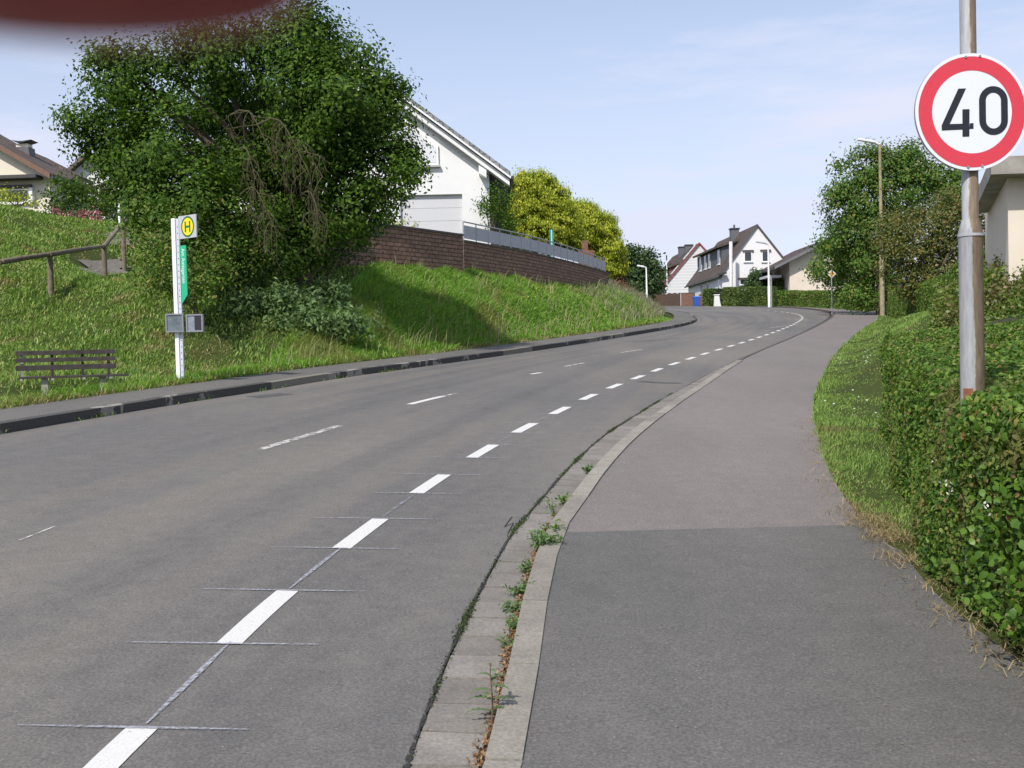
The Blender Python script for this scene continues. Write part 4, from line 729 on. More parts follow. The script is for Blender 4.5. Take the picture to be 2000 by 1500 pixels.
# ------------------------------------------------------------------ far street furniture
def fence_line(name, label, pts, h, mat, th=.05, cat='fence', scal=False):
    pts = np.array(pts); mid = pts[len(pts)//2]; t = empty(name, (mid[0], mid[1], H1(*mid[:2])), label, cat); f = resample(cr(pts[:, :2], .2), .16); mb = MB()
    for i in range(len(f)-1):
        a, b = f[i], f[i+1]; z = H1(*a); hh = h+(.12*abs(math.sin(i*.42)) if scal else 0); u = unit(np.array([*(b-a), 0])); mb.box(((a+b)[0]/2, (a+b)[1]/2, z+hh/2-.1), (.07, th/2, hh/2+.1), u, np.cross([0, 0, 1], u))
    mb.build('boards', mat, t); return t
woodf = simple('brown fence boards', (.10, .065, .05), .85, .35, 8)
fence_line('wooden_fence', 'low brown board fence with scalloped top before the distant white houses', [P(1270, 585, 112), P(1300, 587, 110), P(1330, 590, 107)], 1.35, woodf, scal=True)
def bwall(label, a, b, h):
    a, b = np.array(a), np.array(b); z = H1(*a[:2]); t = empty('brick_garden_wall', (a[0], a[1], z), label, 'wall', None); u = unit(np.array([b[0]-a[0], b[1]-a[1], 0])); c = (a+b)/2
    uvbox(MB().box((c[0], c[1], z+h/2-.2), (np.linalg.norm((b-a)[:2])/2, .12, h/2+.2), u, np.cross([0, 0, 1], u)), 'wall', redb2, t); MB().box((c[0], c[1], z+h+.03), (np.linalg.norm((b-a)[:2])/2+.03, .15, .028), u, np.cross([0, 0, 1], u)).build('coping', cop, t)
redb2 = mat_brick('brown brick', (.17, .085, .06), (.21, .11, .075), (.1, .08, .07), .25, .08, .01, .3)
bwall('brown brick garden wall left of the blue bin', P(1331, 593, 105), P(1357, 594, 104.5), 1.35)
bwall('short piece of brown brick wall between the blue bin and the hedge block', P(1366.5, 594, 104), P(1374, 594, 103.8), 1.2)
# blue bin
p = ground_at(1360.5, 596, 102.5); t = empty('wheelie_bin', p, 'blue lidded waste bin standing by the brick garden wall', 'bin'); blue = simple('blue plastic', (.03, .10, .42), .4, .05)
MB().add([p+np.array(q) for q in [(-.24, -.27, .05), (.24, -.27, .05), (.24, .27, .05), (-.24, .27, .05), (-.3, -.35, .95), (.3, -.35, .95), (.3, .35, .95), (-.3, .35, .95)]], [(0, 1, 5, 4), (1, 2, 6, 5), (2, 3, 7, 6), (3, 0, 4, 7), (4, 5, 6, 7), (0, 3, 2, 1)]).build('body', blue, t, bevel=.02)
MB().prism([p+[-.33, -.38, .952], p+[.33, -.38, .952], p+[.33, -.2, 1.06], p+[-.33, -.2, 1.06]], [0, 0, 0], [0, .6, 0]).build('lid', simple('blue lid', (.04, .13, .5), .35), t)
for s in (-.25, .25): MB().tube([p+[s-.03, .3, .1], p+[s+.03, .3, .1]], .1, 12).build('wheel', dkm, t)
# white gate post
p = ground_at(1400, 594, 101.5); t = empty('gate_post', p, 'white gate pillar in the gap between the far hedges', 'gate post'); MB().prism([p+[-.28, 0, -.1], p+[.42, 0, -.1], p+[.28, 0, .5], p+[.2, 0, 1.15], p+[-.2, 0, 1.15]], [0, -.15, 0], [0, .15, 0]).build('pillar', white, t); MB().bbox(p[0]-.26, p[0]+.26, p[1]-.2, p[1]+.2, p[2]+1.152, p[2]+1.22).build('cap', trim, t)
def lamp(name, label, px, pybase, pytop, d, r0, r1, arm, mat, headm, bell=False, z0=None, col=None):
    b = P(px, pybase, d); zb = H1(b[0], b[1]) if z0 is None else z0; top = P(px-(pybase-pytop)*math.tan(ROLL), pytop, d); h = top[2]
    t = empty(name, (b[0], b[1], zb), label, 'street lamp', 'street lamps'); pts = [(b[0], b[1], zb-.3), (b[0], b[1], zb+(h-zb)*.35), (b[0], b[1], zb+(h-zb)*.36), (b[0], b[1], h)]
    MB().tube(pts, [r0, r0, r0*.75, r1], 10).build('pole', mat, t, True)
    a = np.array([b[0], b[1], h]); e = a+np.array([-arm, 0, arm*.22]); MB().tube([a, a+[-arm*.15, 0, arm*.07], e-[-arm*.45, 0, arm*.06]], r1*.9, 8).build('arm', headm, t, True)
    c = a+np.array([-arm*.62, 0, arm*.19]); u = unit(np.array([-1, 0, .18])); MB().box(c, (arm*.40, .14, .065), u, (0, 1, 0), np.cross(u, (0, 1, 0))).build('lamp_head', headm, t, bevel=.03); return t
lampgrey = simple('lamp steel', (.50, .52, .55), .45, .1, metal=.3); lampwhite = simple('white lamp paint', (.75, .76, .78), .4); woodp = simple('weathered timber pole', (.27, .23, .14), .9, .3, 5)
lamp('street_lamp', 'white street lamp standing before the two windowed white gable', 1502.5, 601, 478, 94.5, .11, .06, 1.0, lampwhite, lampgrey)
lamp('street_lamp', 'small white street lamp left of the red edged house behind the bank', 1263.5, 583, 523, 100, .1, .06, .8, lampwhite, lampwhite)
lamp('street_lamp', 'tall street lamp on a weathered wooden pole beside the right pavement', 1723.5, 617, 284, 64.5, .14, .08, 1.25, woodp, lampwhite)
lamp('street_lamp', 'white street lamp behind the plum shrub and thicket at the left', 234, 420, 330, 43.5, .07, .05, .75, lampwhite, lampgrey)
p = ground_at(1507, 601, 94.4); t = empty('sign_pole', p, 'plain grey steel pole standing directly right of the white street lamp', 'pole'); MB().tube([p-[0, 0, .2], p+[0, 0, P(1507, 540, 94.4)[2]-p[2]]], .075, 8).build('pole', galv, t, True); MB().tube([p+[0, 0, P(1507, 540, 94.4)[2]-p[2]], p+[0, 0, P(1507, 539, 94.4)[2]-p[2]]], .09, 8).build('cap', dkm, t)
p = P(1303.5, 578, 128); g = H1(p[0], p[1]); tp = P(1302, 503, 128); t = empty('flagpole', (p[0], p[1], g), 'thin white flagpole before the red edged house', 'flagpole'); MB().tube([(p[0], p[1], g), (p[0], p[1], tp[2])], [.09, .05], 8).build('pole', lampwhite, t, True); MB().box((p[0], p[1], tp[2]-.05), (.07, .05, .3)).build('pennant', dkm, t)
# priority road sign + second sign back
p = ground_at(1625, 600, 69); zt_ = Z_(1624, 535, 69); t = empty('priority_sign', p, 'diamond priority road sign with yellow centre beside the maple', 'traffic sign'); MB().tube([p-[0, 0, .2], (p[0], p[1], zt_+.2)], .045, 8).build('pole', galv, t, True)
c = np.array([p[0], p[1]-.06, zt_]); r = .27
dia = lambda r, y, M: M.prism([c+[-r, y, 0], c+[0, y, -r], c+[r, y, 0], c+[0, y, r]], [0, -.006, 0], [0, .006, 0])
dia(r, 0, MB()).build('sign_plate', simple('sign white', (.75, .75, .75), .4, .02), t); dia(r*.62, -.014, MB()).build('yellow_centre', simple('sign yellow', (.6, .33, .04), .4, .03), t)
# ------------------------------------------------------------------ speed limit post
m, nt = newmat('galvanised rust streaked'); tc = nt.nodes.new('ShaderNodeTexCoord'); nz = noise(nt, 7, 6, .7, 'Object', stretch=(1, 1, .25)); fin = noise(nt, 60, 4, .7, 'Object', stretch=(1, 1, .12))
sepx = nt.nodes.new('ShaderNodeSeparateXYZ'); nt.links.new(tc.outputs['Object'], sepx.inputs[0])
SP = P(1900, 790, 5.95); spz = 1.4
mr = nt.nodes.new('ShaderNodeMapRange'); mr.inputs['From Min'].default_value = SP[0]-.04; mr.inputs['From Max'].default_value = SP[0]+.025; nt.links.new(sepx.outputs[0], mr.inputs[0])
add = nt.nodes.new('ShaderNodeMath'); add.operation = 'MULTIPLY_ADD'; nt.links.new(nz, add.inputs[0]); add.inputs[1].default_value = 1.1; sub = nt.nodes.new('ShaderNodeMath'); sub.operation = 'SUBTRACT'; nt.links.new(mr.outputs[0], sub.inputs[0]); sub.inputs[1].default_value = .5; nt.links.new(sub.outputs[0], add.inputs[2])
rust = ramp(nt, add.outputs[0], [(.44, (0, 0, 0)), (.54, (1, 1, 1))]); c = mix(nt, rust, ramp(nt, fin, [(.3, (.30, .30, .31)), (.7, (.44, .45, .47))]), ramp(nt, fin, [(.3, (.13, .095, .06)), (.7, (.26, .20, .135))])); principled(nt, c, .65, fin, .25, .003, .4, .15); pole_m = m
base = np.array([SP[0]+.0, SP[1], H1(SP[0], SP[1])]); sg = empty('speed_limit_sign', base, 'round red rimmed 40 speed limit sign on a rust streaked lamp post in the hedge', 'traffic sign')
zs = lambda py: Z_(1895, py, 5.95)
def octub(z0, z1, ra, rb, sides=24): return [(base[0], base[1], z0), (base[0], base[1], z1)], [ra, rb]
MB().tube([(base[0], base[1], base[2]-.2), (base[0], base[1], zs(462)), (base[0], base[1], zs(458)), (base[0], base[1], zs(432)), (base[0], base[1], zs(429)), (base[0], base[1], zs(-250))], [.0615, .0610, .064, .045, .042, .040], 20).build('pole', pole_m, sg, True)
MB().tube([(base[0], base[1], zs(463)), (base[0], base[1], zs(458))], .066, 20).build('collar', simple('zinc collar', (.4, .4, .42), .5, .15), sg, True)
MB().tube([(base[0], base[1], 12), (base[0], base[1], 12.01)], .01, 6) 
MB().box((base[0]-.045, base[1]-.052, zs(778)), (.024, .006, .055), (math.cos(.5), -math.sin(.5), 0), (math.sin(.5), math.cos(.5), 0)).build('door_plate', simple('rusty plate', (.22, .08, .04), .8, .3, 30), sg)
# upper end of the lamp post (outside the photo, so the mast is whole)
MB().tube([(base[0], base[1], zs(-250)), (base[0]-.3, base[1], zs(-262)), (base[0]-.9, base[1], zs(-268))], [.04, .035, .03], 10).build('arm', galv, sg, True)
sc_ = P(1893, 221, 5.87); ang = R(4); su = np.array([math.cos(ang), math.sin(ang), 0]); sn = np.array([math.sin(ang), -math.cos(ang), 0]); sz_ = np.array([0, 0, 1.])
k = .3/111*1.0; sc_ = sc_+sn*.03
def S2(x, z, o=0): return sc_+su*x+sz_*z+sn*o
def disc(r0, r1, off, name, mat, parent, th=.0008, seg=96):
    V = []; 
    for i in range(seg):
        a = 2*math.pi*i/seg; V += [S2(r1*math.cos(a), r1*math.sin(a), off), S2(r0*math.cos(a), r0*math.sin(a), off)]
    mb = MB(); j = [((i*2), (i*2+1), ((i+1) % seg)*2+1, ((i+1) % seg)*2) for i in range(seg)]
    return mesh(name, V, j if r0 > 0 else [tuple(range(0, 2*seg, 2))], mat, parent)
swhite = simple('reflective white', (.74, .76, .80), .35, .02, 60, bstr=.02); sred = simple('reflective red', (.64, .05, .075), .35, .05, 60, bstr=.02); sblack = simple('sign black', (.018, .02, .028), .45, .1)
pl = MB(); a_ = [(math.cos(2*math.pi*i/96), math.sin(2*math.pi*i/96)) for i in range(96)]
pl.prism([S2(.302*x, .302*z) for x, z in a_], sn*-.003, sn*0).build('sign_plate', swhite, sg)
rim = MB(); RR = [S2(.302*x, .302*z, -.006) for x, z in a_]; rim.prism(RR, sn*-.012, sn*.0).build('rim_flange', simple('aluminium edge', (.45, .45, .46), .4, .05, metal=.6), sg)
disc(.2135, .286, .0012, 'red_ring', sred, sg)
kk = .3/416
def poly(pts, name): return mesh(name, [S2((x-724)*kk, (641-y)*kk, .0014) for x, y in pts], [tuple(range(len(pts)))], sblack, sg)
V4 = [(624, 474), (681, 473), (557, 726), (652, 724), (652, 622), (705, 621), (705, 722), (733, 721), (733, 761), (702, 762), (701, 816), (650, 817), (650, 766), (497, 771), (497, 735)]
_unused = None; Q4 = [[(624, 474), (681, 473), (557, 726), (497, 735)], [(497, 735), (557, 726), (652, 724), (650, 766), (497, 771)], [(652, 622), (705, 621), (701, 816), (650, 817)], [(705, 722), (733, 721), (733, 761), (702, 762)]]; me = bpy.data.meshes.new('numeral'); vv = []; ff = []
for q_ in Q4: ff.append(tuple(range(len(vv), len(vv)+len(q_)))); vv += [tuple(S2((x-724)*kk, (641-y)*kk, .0014+.00015*len(ff))) for x, y in q_]
me.from_pydata(vv, [], ff); me.materials.append(sblack); o = bpy.data.objects.new('numeral', me); COL.objects.link(o); place(o, sg)
def stad(cx, cz, hw, hh, n_=24):
    out = []
    for i in range(n_+1): a = math.pi*i/n_; out.append((cx+hw*math.cos(a), cz-(hh-hw)-hw*math.sin(a)))
    for i in range(n_+1): a = math.pi*(1+i/n_); out.append((cx+hw*math.cos(a), cz+(hh-hw)-hw*math.sin(a)))
    return out
oo, ii = stad(883, 633, 107, 175), stad(883, 633, 56, 128); V = [S2((x-724)*kk, (641-y)*kk, .0016) for x, y in oo+ii]; kq = len(oo); mesh('numeral', V, [(i, (i+1) % kq, (i+1) % kq+kq, i+kq) for i in range(kq)], sblack, sg)
for x, y in ((681, 249), (787, 243), (688, 1035), (793, 1028)): MB().tube([S2((x-724)*kk, (641-y)*kk, 0), S2((x-724)*kk, (641-y)*kk, .006)], .0065, 10).build('bolt', galv, sg, True)
for zz in (.2, -.2): MB().box(sc_+sz_*zz-sn*.035, (.09, .02, .012), su, sn, sz_).build('bracket', galv, sg)
# ------------------------------------------------------------------ bus stop
bp = P(354, 760, 18.7); bz = H1(bp[0], bp[1]); bz = min(bz, bp[2]); bs = empty('bus_stop_sign', (bp[0], bp[1], bp[2]), 'white bus stop post with yellow H flag, green name board and timetable cases', 'bus stop')
pw = simple('white powder coat', (.80, .81, .83), .4, .03); zb_ = lambda py, px=350: Z_(px, py, 18.7)
top = zb_(428); hwid = .052
MB().bbox(bp[0]-.065, bp[0]+.0, bp[1]-.04, bp[1]+.04, bp[2]-.2, top).build('post', pw, bs, bevel=.006); MB().bbox(bp[0]+.002, bp[0]+.055, bp[1]-.02, bp[1]+.04, bp[2]-.2, top-.003).build('perforated_strip', simple('light grey strip', (.58, .60, .66), .45, .04), bs)
st = [c for c in bs.children if c.name.startswith('perf')][0]; hb = MB(); z = bp[2]+.08
while z < top-.05:
    hb.tube([(bp[0]+.032, bp[1]-.0215, z), (bp[0]+.032, bp[1]-.0235, z)], .008, 8); z += .104
hb.build('holes', simple('hole dark', (.05, .05, .06), .6), st)
fa = R(-38); fu = np.array([math.cos(fa), math.sin(fa), 0]); fn_ = np.array([math.sin(fa), -math.cos(fa), 0]); fc = np.array([bp[0]+.055, bp[1]-.0, 0])
grey = simple('flag grey', (.46, .48, .50), .4, .03); green = simple('board green', (.02, .42, .22), .4, .03)
z1, z0 = zb_(424, 360), zb_(468, 360); wf = .47
MB().box(fc+fu*wf/2+[0, 0, (z0+z1)/2], (wf/2, .01, (z1-z0)/2), fu, fn_).build('flag_panel', grey, bs)
fp = bs.children[-1]; fp = [c for c in bs.children if c.name.startswith('flag')][0]
def fdisc(r0, r1, off, name, mat):
    c = fc+fu*wf*.52+fn_*off+[0, 0, (z0+z1)/2]; V = []; sgm = 48
    for i in range(sgm): a = 2*math.pi*i/sgm; V += [c+fu*r1*math.cos(a)+sz_*r1*math.sin(a), c+fu*r0*math.cos(a)+sz_*r0*math.sin(a)]
    return mesh(name, V, [(i*2, i*2+1, ((i+1) % sgm)*2+1, ((i+1) % sgm)*2) for i in range(sgm)] if r0 else [tuple(range(0, 2*sgm, 2))], mat, fp)
gg = simple('emblem green', (.01, .14, .05), .4, .03); yy = simple('emblem yellow', (.85, .66, .01), .4, .03)
fdisc(0, .142, .0112, 'yellow_disc', yy); fdisc(.142, .172, .0116, 'green_ring', gg)
c = fc+fu*wf*.52+fn_*.0125+[0, 0, (z0+z1)/2]; MB().box(c+fu*-.058, (.018, .0008, .088), fu, fn_).box(c+fu*.058, (.018, .0008, .088), fu, fn_).box(c, (.0398, .0006, .017), fu, fn_).build('letter', gg, fp)
z1, z0 = zb_(481, 362), zb_(592, 365); zc = zb_(577, 372); wg = .17
MB().prism([fc+[0, 0, z1], fc+fu*wg+[0, 0, z1], fc+fu*wg+[0, 0, zc], fc+fu*.03+[0, 0, z0], fc+[0, 0, z0]], fn_*-.006, fn_*.006).build('name_board', green, bs)
nb = [c for c in bs.children if c.name.startswith('name')][0]
cu = bpy.data.curves.new('stop_name', 'FONT'); cu.body = 'Am Amtsgarten'; cu.size = .125; cu.extrude = .0005; to = bpy.data.objects.new('stop_name', cu); COL.objects.link(to)
Mx = Matrix(((0, 1, 0), (0, 0, 0), (0, 0, 0)))
ex = Vector((0, 0, -1)); ey = Vector(tuple(fu)); ez = Vector(tuple(fn_)); Mt = Matrix((ex, ey, ez)).transposed().to_4x4(); bpy.context.view_layer.update()
me = bpy.data.meshes.new_from_object(to.evaluated_get(bpy.context.evaluated_depsgraph_get())); bpy.data.objects.remove(to); L_ = max(v.co.x for v in me.vertices); tgt = (zb_(487)-zb_(554))
me.transform(Matrix.Diagonal((tgt/L_, 1, 1, 1))); o_t = fc+fu*.05+fn_*.0075+[0, 0, zb_(487)]; me.transform(Matrix.Translation(Vector(tuple(o_t))) @ Mt); me.materials.clear(); me.materials.append(swhite); o = bpy.data.objects.new('lettering', me); COL.objects.link(o); place(o, nb)
# timetable cases
def case(c, w, h, split=None, un=None):
    u, nn = un; fr_ = MB(); hw, hh = w/2, h/2
    for s in (-1, 1): fr_.box(c+u*s*(hw-.012), (.012, .03, hh), u, nn); fr_.box(c+sz_*s*(hh-.012), (hw-.024, .03, .012), u, nn)
    b = fr_.build('timetable_case', simple('case aluminium', (.28, .29, .31), .4, .05, metal=.4), bs); MB().box(c+nn*.01, (hw-.024, .006, hh-.024), u, nn).build('timetable', simple('faded timetable', (.15, .18, .20), .3, .3, 9) if not split else simple('timetable sheet', (.22, .24, .30), .3, .25, 14), b)
    if split: MB().box(c+u*hw*.45+nn*.0175, (hw*.45, .001, hh-.03), u, nn).build('dark_sheet', simple('dark sheet', (.03, .03, .035), .4), b)
zc_ = zb_(631); h_ = zb_(613)-zb_(649)
ca = (np.array([math.cos(.12), math.sin(.12), 0]), np.array([math.sin(.12), -math.cos(.12), 0])); case(np.array([P(339, 631, 18.5)[0]-.005, bp[1]-.09, zc_]), .29, h_, None, ca)
cb = (np.array([math.cos(-.12), math.sin(-.12), 0]), np.array([math.sin(-.12), -math.cos(-.12), 0])); case(np.array([P(377, 631, 18.5)[0]+.005, bp[1]-.07, zc_-.01]), .29, h_*.96, True, cb)
# ------------------------------------------------------------------ bench
bw = simple('weathered bench slats', (.055, .046, .042), .8, .35, 9); bl = simple('bench concrete leg', (.33, .31, .28), .85, .25, 8)
ba = R(22); bu = np.array([math.cos(ba), math.sin(ba), 0]); bf = np.array([math.sin(ba), -math.cos(ba), 0])
c0 = P(150, 765, 18.3); cx_ = P(131, 740, 18.7); zg = c0[2]; bc = np.array([cx_[0], cx_[1], 0]); be = empty('park_bench', (bc[0], bc[1], zg), 'old dark slatted bench on concrete legs at the foot of the grassy bank', 'bench')
ZB = lambda py: Z_(127, py, 18.7)
bk = MB(); 
for i, (ya, yb) in enumerate(((684, 692.5), (698, 706), (712, 722))):
    z = (ZB(ya)+ZB(yb))/2; bk.box(bc+[0, 0, z]+bf*(.05*i+.00)-bu*.0, (.77, .015, abs(ZB(ya)-ZB(yb))/2), bu, bf)
bk.build('backrest', bw, be, bevel=.004)
zs_ = ZB(735); sm = MB()
for i in range(4): sm.box(bc+bf*(.20+i*.115)+bu*(.08+i*.02)+[0, 0, zs_-.012*0], (.80, .048, .018), bu, bf)
sm.build('seat', bw, be, bevel=.004)
for s in (-.42, .46):
    b_ = bc+bu*(s+.08); MB().box(b_+bf*.36+[0, 0, (zs_-.02+zg-.15)/2], (.05, .17, (zs_-.02-zg+.15)/2), bu, bf).build('leg', bl, be, bevel=.006)
for s in (-.68, -.22, .25, .66):
    b_ = bc+bu*s; MB().box(b_-bf*.03+[0, 0, (ZB(684)+zs_-.03)/2-.02], (.022, .012, (ZB(684)-zs_)/2), bu, bf).build('back_support', bl if s == -.68 else bw, be)
    MB().box(b_+bf*.33+[0, 0, zs_-.035], (.022, .36, .015), bu, bf).build('seat_support', bl, be)
# ------------------------------------------------------------------ log handrail on the hill path
log = simple('weathered log', (.17, .14, .10), .9, .35, 10, bstr=.6); hr = empty('log_handrail', P(203, 545, 34), 'weathered round log handrail climbing beside the hill path', 'handrail')
tops = [P(-160, 527, 25), P(0, 512, 26), P(97, 497, 28), P(203, 481, 34), P(240, 437, 37), P(268, 418, 39)]
for a, b in zip(tops[:-1], tops[1:]): MB().tube([a-unit(b-a)*.08, (a+b)/2+[0, 0, .01], b+unit(b-a)*.08], [.068, .064, .058], 10).build('rail', log, hr, True)
for i in (2, 3, 4): q = tops[i]; MB().tube([(q[0], q[1], H1(q[0], q[1])-.2), (q[0], q[1], q[2]-.06)], [.078, .07], 10).build('post', log, hr, True)
# hill path slabs draped over the slope
def drape(name, poly_px, mat, lift=.03, rows=6, cols=6, pad=0):
    A = hit(*poly_px[0]), hit(*poly_px[1]); Bq = hit(*poly_px[3]), hit(*poly_px[2]); V = []; Fc = []
    for i in range(rows+1):
        for j in range(cols+1):
            s, t_ = i/rows, j/cols; p = (A[0]*(1-t_)+A[1]*t_)*(1-s)+(Bq[0]*(1-t_)+Bq[1]*t_)*s; p[0] += .25*math.sin(i*2.1+j)*(j in (0, cols)); V.append((p[0], p[1], H1(p[0], p[1])+lift))
    for i in range(rows):
        for j in range(cols): q = i*(cols+1)+j; Fc.append((q, q+1, q+cols+2, q+cols+1))
    o = mesh(name, V, Fc, mat); o['kind'] = 'structure'; return o
drape('path', [(150, 533), (242, 537), (244, 508), (168, 510)], mat_asphalt('old path', (.13, .12, .105), (.17, .155, .13)), .05); PATHA = hit(200, 522)
drape('path', [(205, 478), (262, 486), (262, 446), (222, 446)], bpy.data.materials['old path'], .05)
# ------------------------------------------------------------------ weeds
def plant(name, label, base, h, nst, nlf, lsz, mat, cat='weed', group=None, spread=.5, det=True):
    base = np.asarray(base, float); t = empty(name, base, label, cat, group); mb = MB(); C = []; NB = []
    for i in range(nst):
        a = rng.uniform(0, 2*math.pi); e = base+np.array([math.cos(a)*spread*h*rng.uniform(.3, 1), math.sin(a)*spread*h*rng.uniform(.3, 1), h*rng.uniform(.55, 1)]); m_ = (base+e)/2+np.array([0, 0, h*.1]); mb.tube([base, m_, e], [.004, .003, .0015], 5); tt = rng.uniform(.15, 1.05, nlf); q = base+(e-base)*tt[:, None]; q += rng.normal(size=q.shape)*lsz*.5; C.append(q)
    mb.build('stems', lf_thistle, t); C = np.concatenate(C); leaves('leaves', C, rng.uniform(.6, 1.3, len(C))*lsz, mat, t, nbias=np.tile([0, -.2, 1.], (len(C), 1)), bias=.5, detail=det, aspect=.4); return t
def gp(px, py, h=0.): q = G(px, py, h); return q
# tall thistle in the joint: lobed leaves on a stem
tb = gp(961, 1412, 0); th = empty('thistle', tb, 'tall spiky sow thistle growing from the kerb joint in the foreground', 'weed'); mb = MB(); hT = .235
stem = cr([tb, tb+[.004, 0, hT*.4], tb+[-.002, .0, hT*.8], tb+[.0, 0, hT]], .02); mb.tube(stem, np.linspace(.0045, .002, len(stem)), 6); mb.build('stem', simple('reddish stem', (.16, .09, .06), .6), th)
lb = MB()
def lobed(o_, dirv, ln, wd, nl=5):
    dirv = unit(np.asarray(dirv, float)); side = unit(np.cross(dirv, [0, 0, 1.])); pts = []
    L1 = []; L2 = []
    for i in range(nl*2+1):
        t_ = i/(nl*2); w = wd*math.sin(math.pi*min(.95, t_*.8+.15))*(1. if i % 2 else .38); c = o_+dirv*ln*t_+np.array([0, 0, -ln*.45*t_*t_]); L1.append(c+side*w+dirv*ln*(.04 if i % 2 else 0)); L2.append(c-side*w+dirv*ln*(.04 if i % 2 else 0))
    tip = o_+dirv*ln*1.08+np.array([0, 0, -ln*.5]); V = []; C_ = []
    for i in range(len(L1)): C_.append((L1[i]+L2[i])/2-[0, 0, .002])
    V = L1+L2+C_+[tip]; k = len(L1); Fc = []
    for i in range(k-1): Fc += [(i, i+1, 2*k+i+1, 2*k+i), (2*k+i, 2*k+i+1, k+i+1, k+i)]
    Fc += [(k-1, 3*k, 3*k-1), (3*k-1, 3*k, 2*k-1)]; lb.add(V, Fc)
for hgt, a, ln, wd in ((.95, 1.6, .045, .012), (.9, -1.2, .05, .013), (.8, 2.7, .065, .018), (.78, .2, .07, .018), (.7, 1.1, .07, .018), (.62, -.5, .08, .02), (.55, 3.3, .085, .02), (.5, -2.0, .07, .018), (.4, 2.9, .10, .022), (.38, .1, .10, .023), (.25, -.3, .07, .02), (.2, 3.2, .11, .016), (.15, 1., .06, .016)):
    o_ = tb+[0, 0, hT*hgt]; lobed(o_, (math.cos(a), math.sin(a)*.8, .45), ln, wd)
lb.build('leaves', lf_thistle, th)
for px, py, h, ns, nl, sz, lab in ((1062, 1078, .13, 26, 26, .03, 'big bushy weed spilling over the kerb at the pavement seam'), (1085, 1050, .1, 8, 14, .04, 'fresh leafy weed on the kerb just beyond the bushy weed'), (1082, 1010, .13, 4, 12, .03, 'slender weed standing in the gutter beyond the seam'), (1100, 985, .08, 7, 12, .03, 'small bright weed at the kerb beyond the slender weed'), (1150, 925, .08, 9, 14, .03, 'farthest small weed tuft leaning on the kerb'),
    (1030, 1118, .07, 8, 12, .03, 'weed tuft at the kerb just before the bushy weed'), (1016, 1162, .08, 10, 14, .03, 'flat weed with orange dead leaves at the kerb'), (1003, 1195, .06, 8, 12, .03, 'low ragged weed a little nearer on the kerb joint'), (1000, 1232, .07, 8, 12, .03, 'sprawling weed with brown leaves beside the kerb'), (994, 1265, .05, 6, 10, .025, 'small weed between the thistle and the sprawling weed')):
    plant('weed', lab, gp(px, py), h, ns, nl, sz, lf_fresh if 'fresh' in lab or 'bright' in lab else lf_thistle, 'weed', 'weeds in the kerb joint', 1.0)
# moss and tiny plants along the asphalt/gutter edge and dead leaves in the kerb joint
gl = resample(gut, .01); gl = gl[(gl[:, 1] > 2.5) & (gl[:, 1] < 18)]; nn_ = nrm2(gl); C = []
dens = .5+.5*np.sin(gl[:, 1]*4.1)*np.sin(gl[:, 1]*1.7+1); idx = rng.choice(len(gl), 4200, p=(dens**3+.03)/(dens**3+.03).sum()); off = rng.normal(size=4200)*.012+.004
q = gl[idx]+nn_[idx]*off[:, None]; C = np.c_[q, plane(q[:, 0], q[:, 1])+rng.random(4200)*.012+.002]
tag(leaves('moss', C, rng.uniform(.008, .02, len(C)), L('moss', [(0, (.02, .03, .012)), (.7, (.045, .07, .02)), (1, (.09, .14, .03))], .8, .1)), 'dark moss and tiny plants along the joint between road and gutter', 'moss', kind='stuff')
st_ = resample(gut, .02); st_ = st_[(st_[:, 1] > 2) & (st_[:, 1] < 17)]; w_ = .030+.022*np.sin(st_[:, 1]*5.3)*np.sin(st_[:, 1]*2.1)+rng.random(len(st_))*.022; nn_ = nrm2(st_); strip('joint_tar', st_-nn_*w_[:, None]*.2, st_+nn_*w_[:, None]*.28, .006, .006, mat_paint('joint tar', (.04, .038, .034), .44, 26, .05), road)
kl = resample(gutR, .01); kl = kl[(kl[:, 1] > 2.5) & (kl[:, 1] < 9)]; idx = rng.integers(0, len(kl), 2200); q = kl[idx]-nrm2(kl)[idx]*np.abs(rng.normal(size=(2200, 1)))*.02; C = np.c_[q, plane(q[:, 0], q[:, 1])+rng.random(2200)*.012+.003]
tag(leaves('leaf_litter', C, rng.uniform(.01, .026, len(C)), L('dead leaves', [(0, (.10, .05, .025)), (.5, (.22, .12, .06)), (1, (.4, .28, .16))], .8, .1)), 'brown dead leaves and dirt lying in the joint before the kerb', 'leaf litter', kind='stuff')
# straw and litter on the right pavement edge
C = []
ps = pavR[(pavR[:, 1] > 3) & (pavR[:, 1] < 14)]
B_ = []; 
for i in range(9000):
    k_i = rng.integers(0, len(ps)); p = ps[k_i]+rng.normal(size=2)*np.array([.09, .12]); w8 = math.exp(-((p[1]-7.4)/.8)**2)
    if rng.random() < .12+w8: B_.append((p[0], p[1], plane(*p)+HP+.006))
B_ = np.array(B_); o = blades('straw', B_, rng.uniform(.02, .07, len(B_)), np.full(len(B_), .005), gr_dry, None, 1.6, (-.3, 0)); tag(o, 'dry straw and clippings along the right pavement edge', 'straw', kind='stuff')
C = np.array([np.r_[(lambda a, b: (a, b))(rng.uniform(.4, 3), rng.uniform(3, 9))] for _ in range(130)]); C = np.array([(a, b, plane(a, b)+HP+.008) for a, b in C if a < np.interp(b, pavR[:, 1][:60], pavR[:, 0][:60])-.05 and a > np.interp(b, kb[:, 1][:200], kb[:, 0][:200])+.1])
tag(leaves('leaf_litter', C, .014, swhite if False else gr_dry, nbias=np.tile([0, 0, 1.], (len(C), 1)), bias=.95), 'tiny pale scraps scattered on the right pavement', 'leaf litter', kind='stuff')
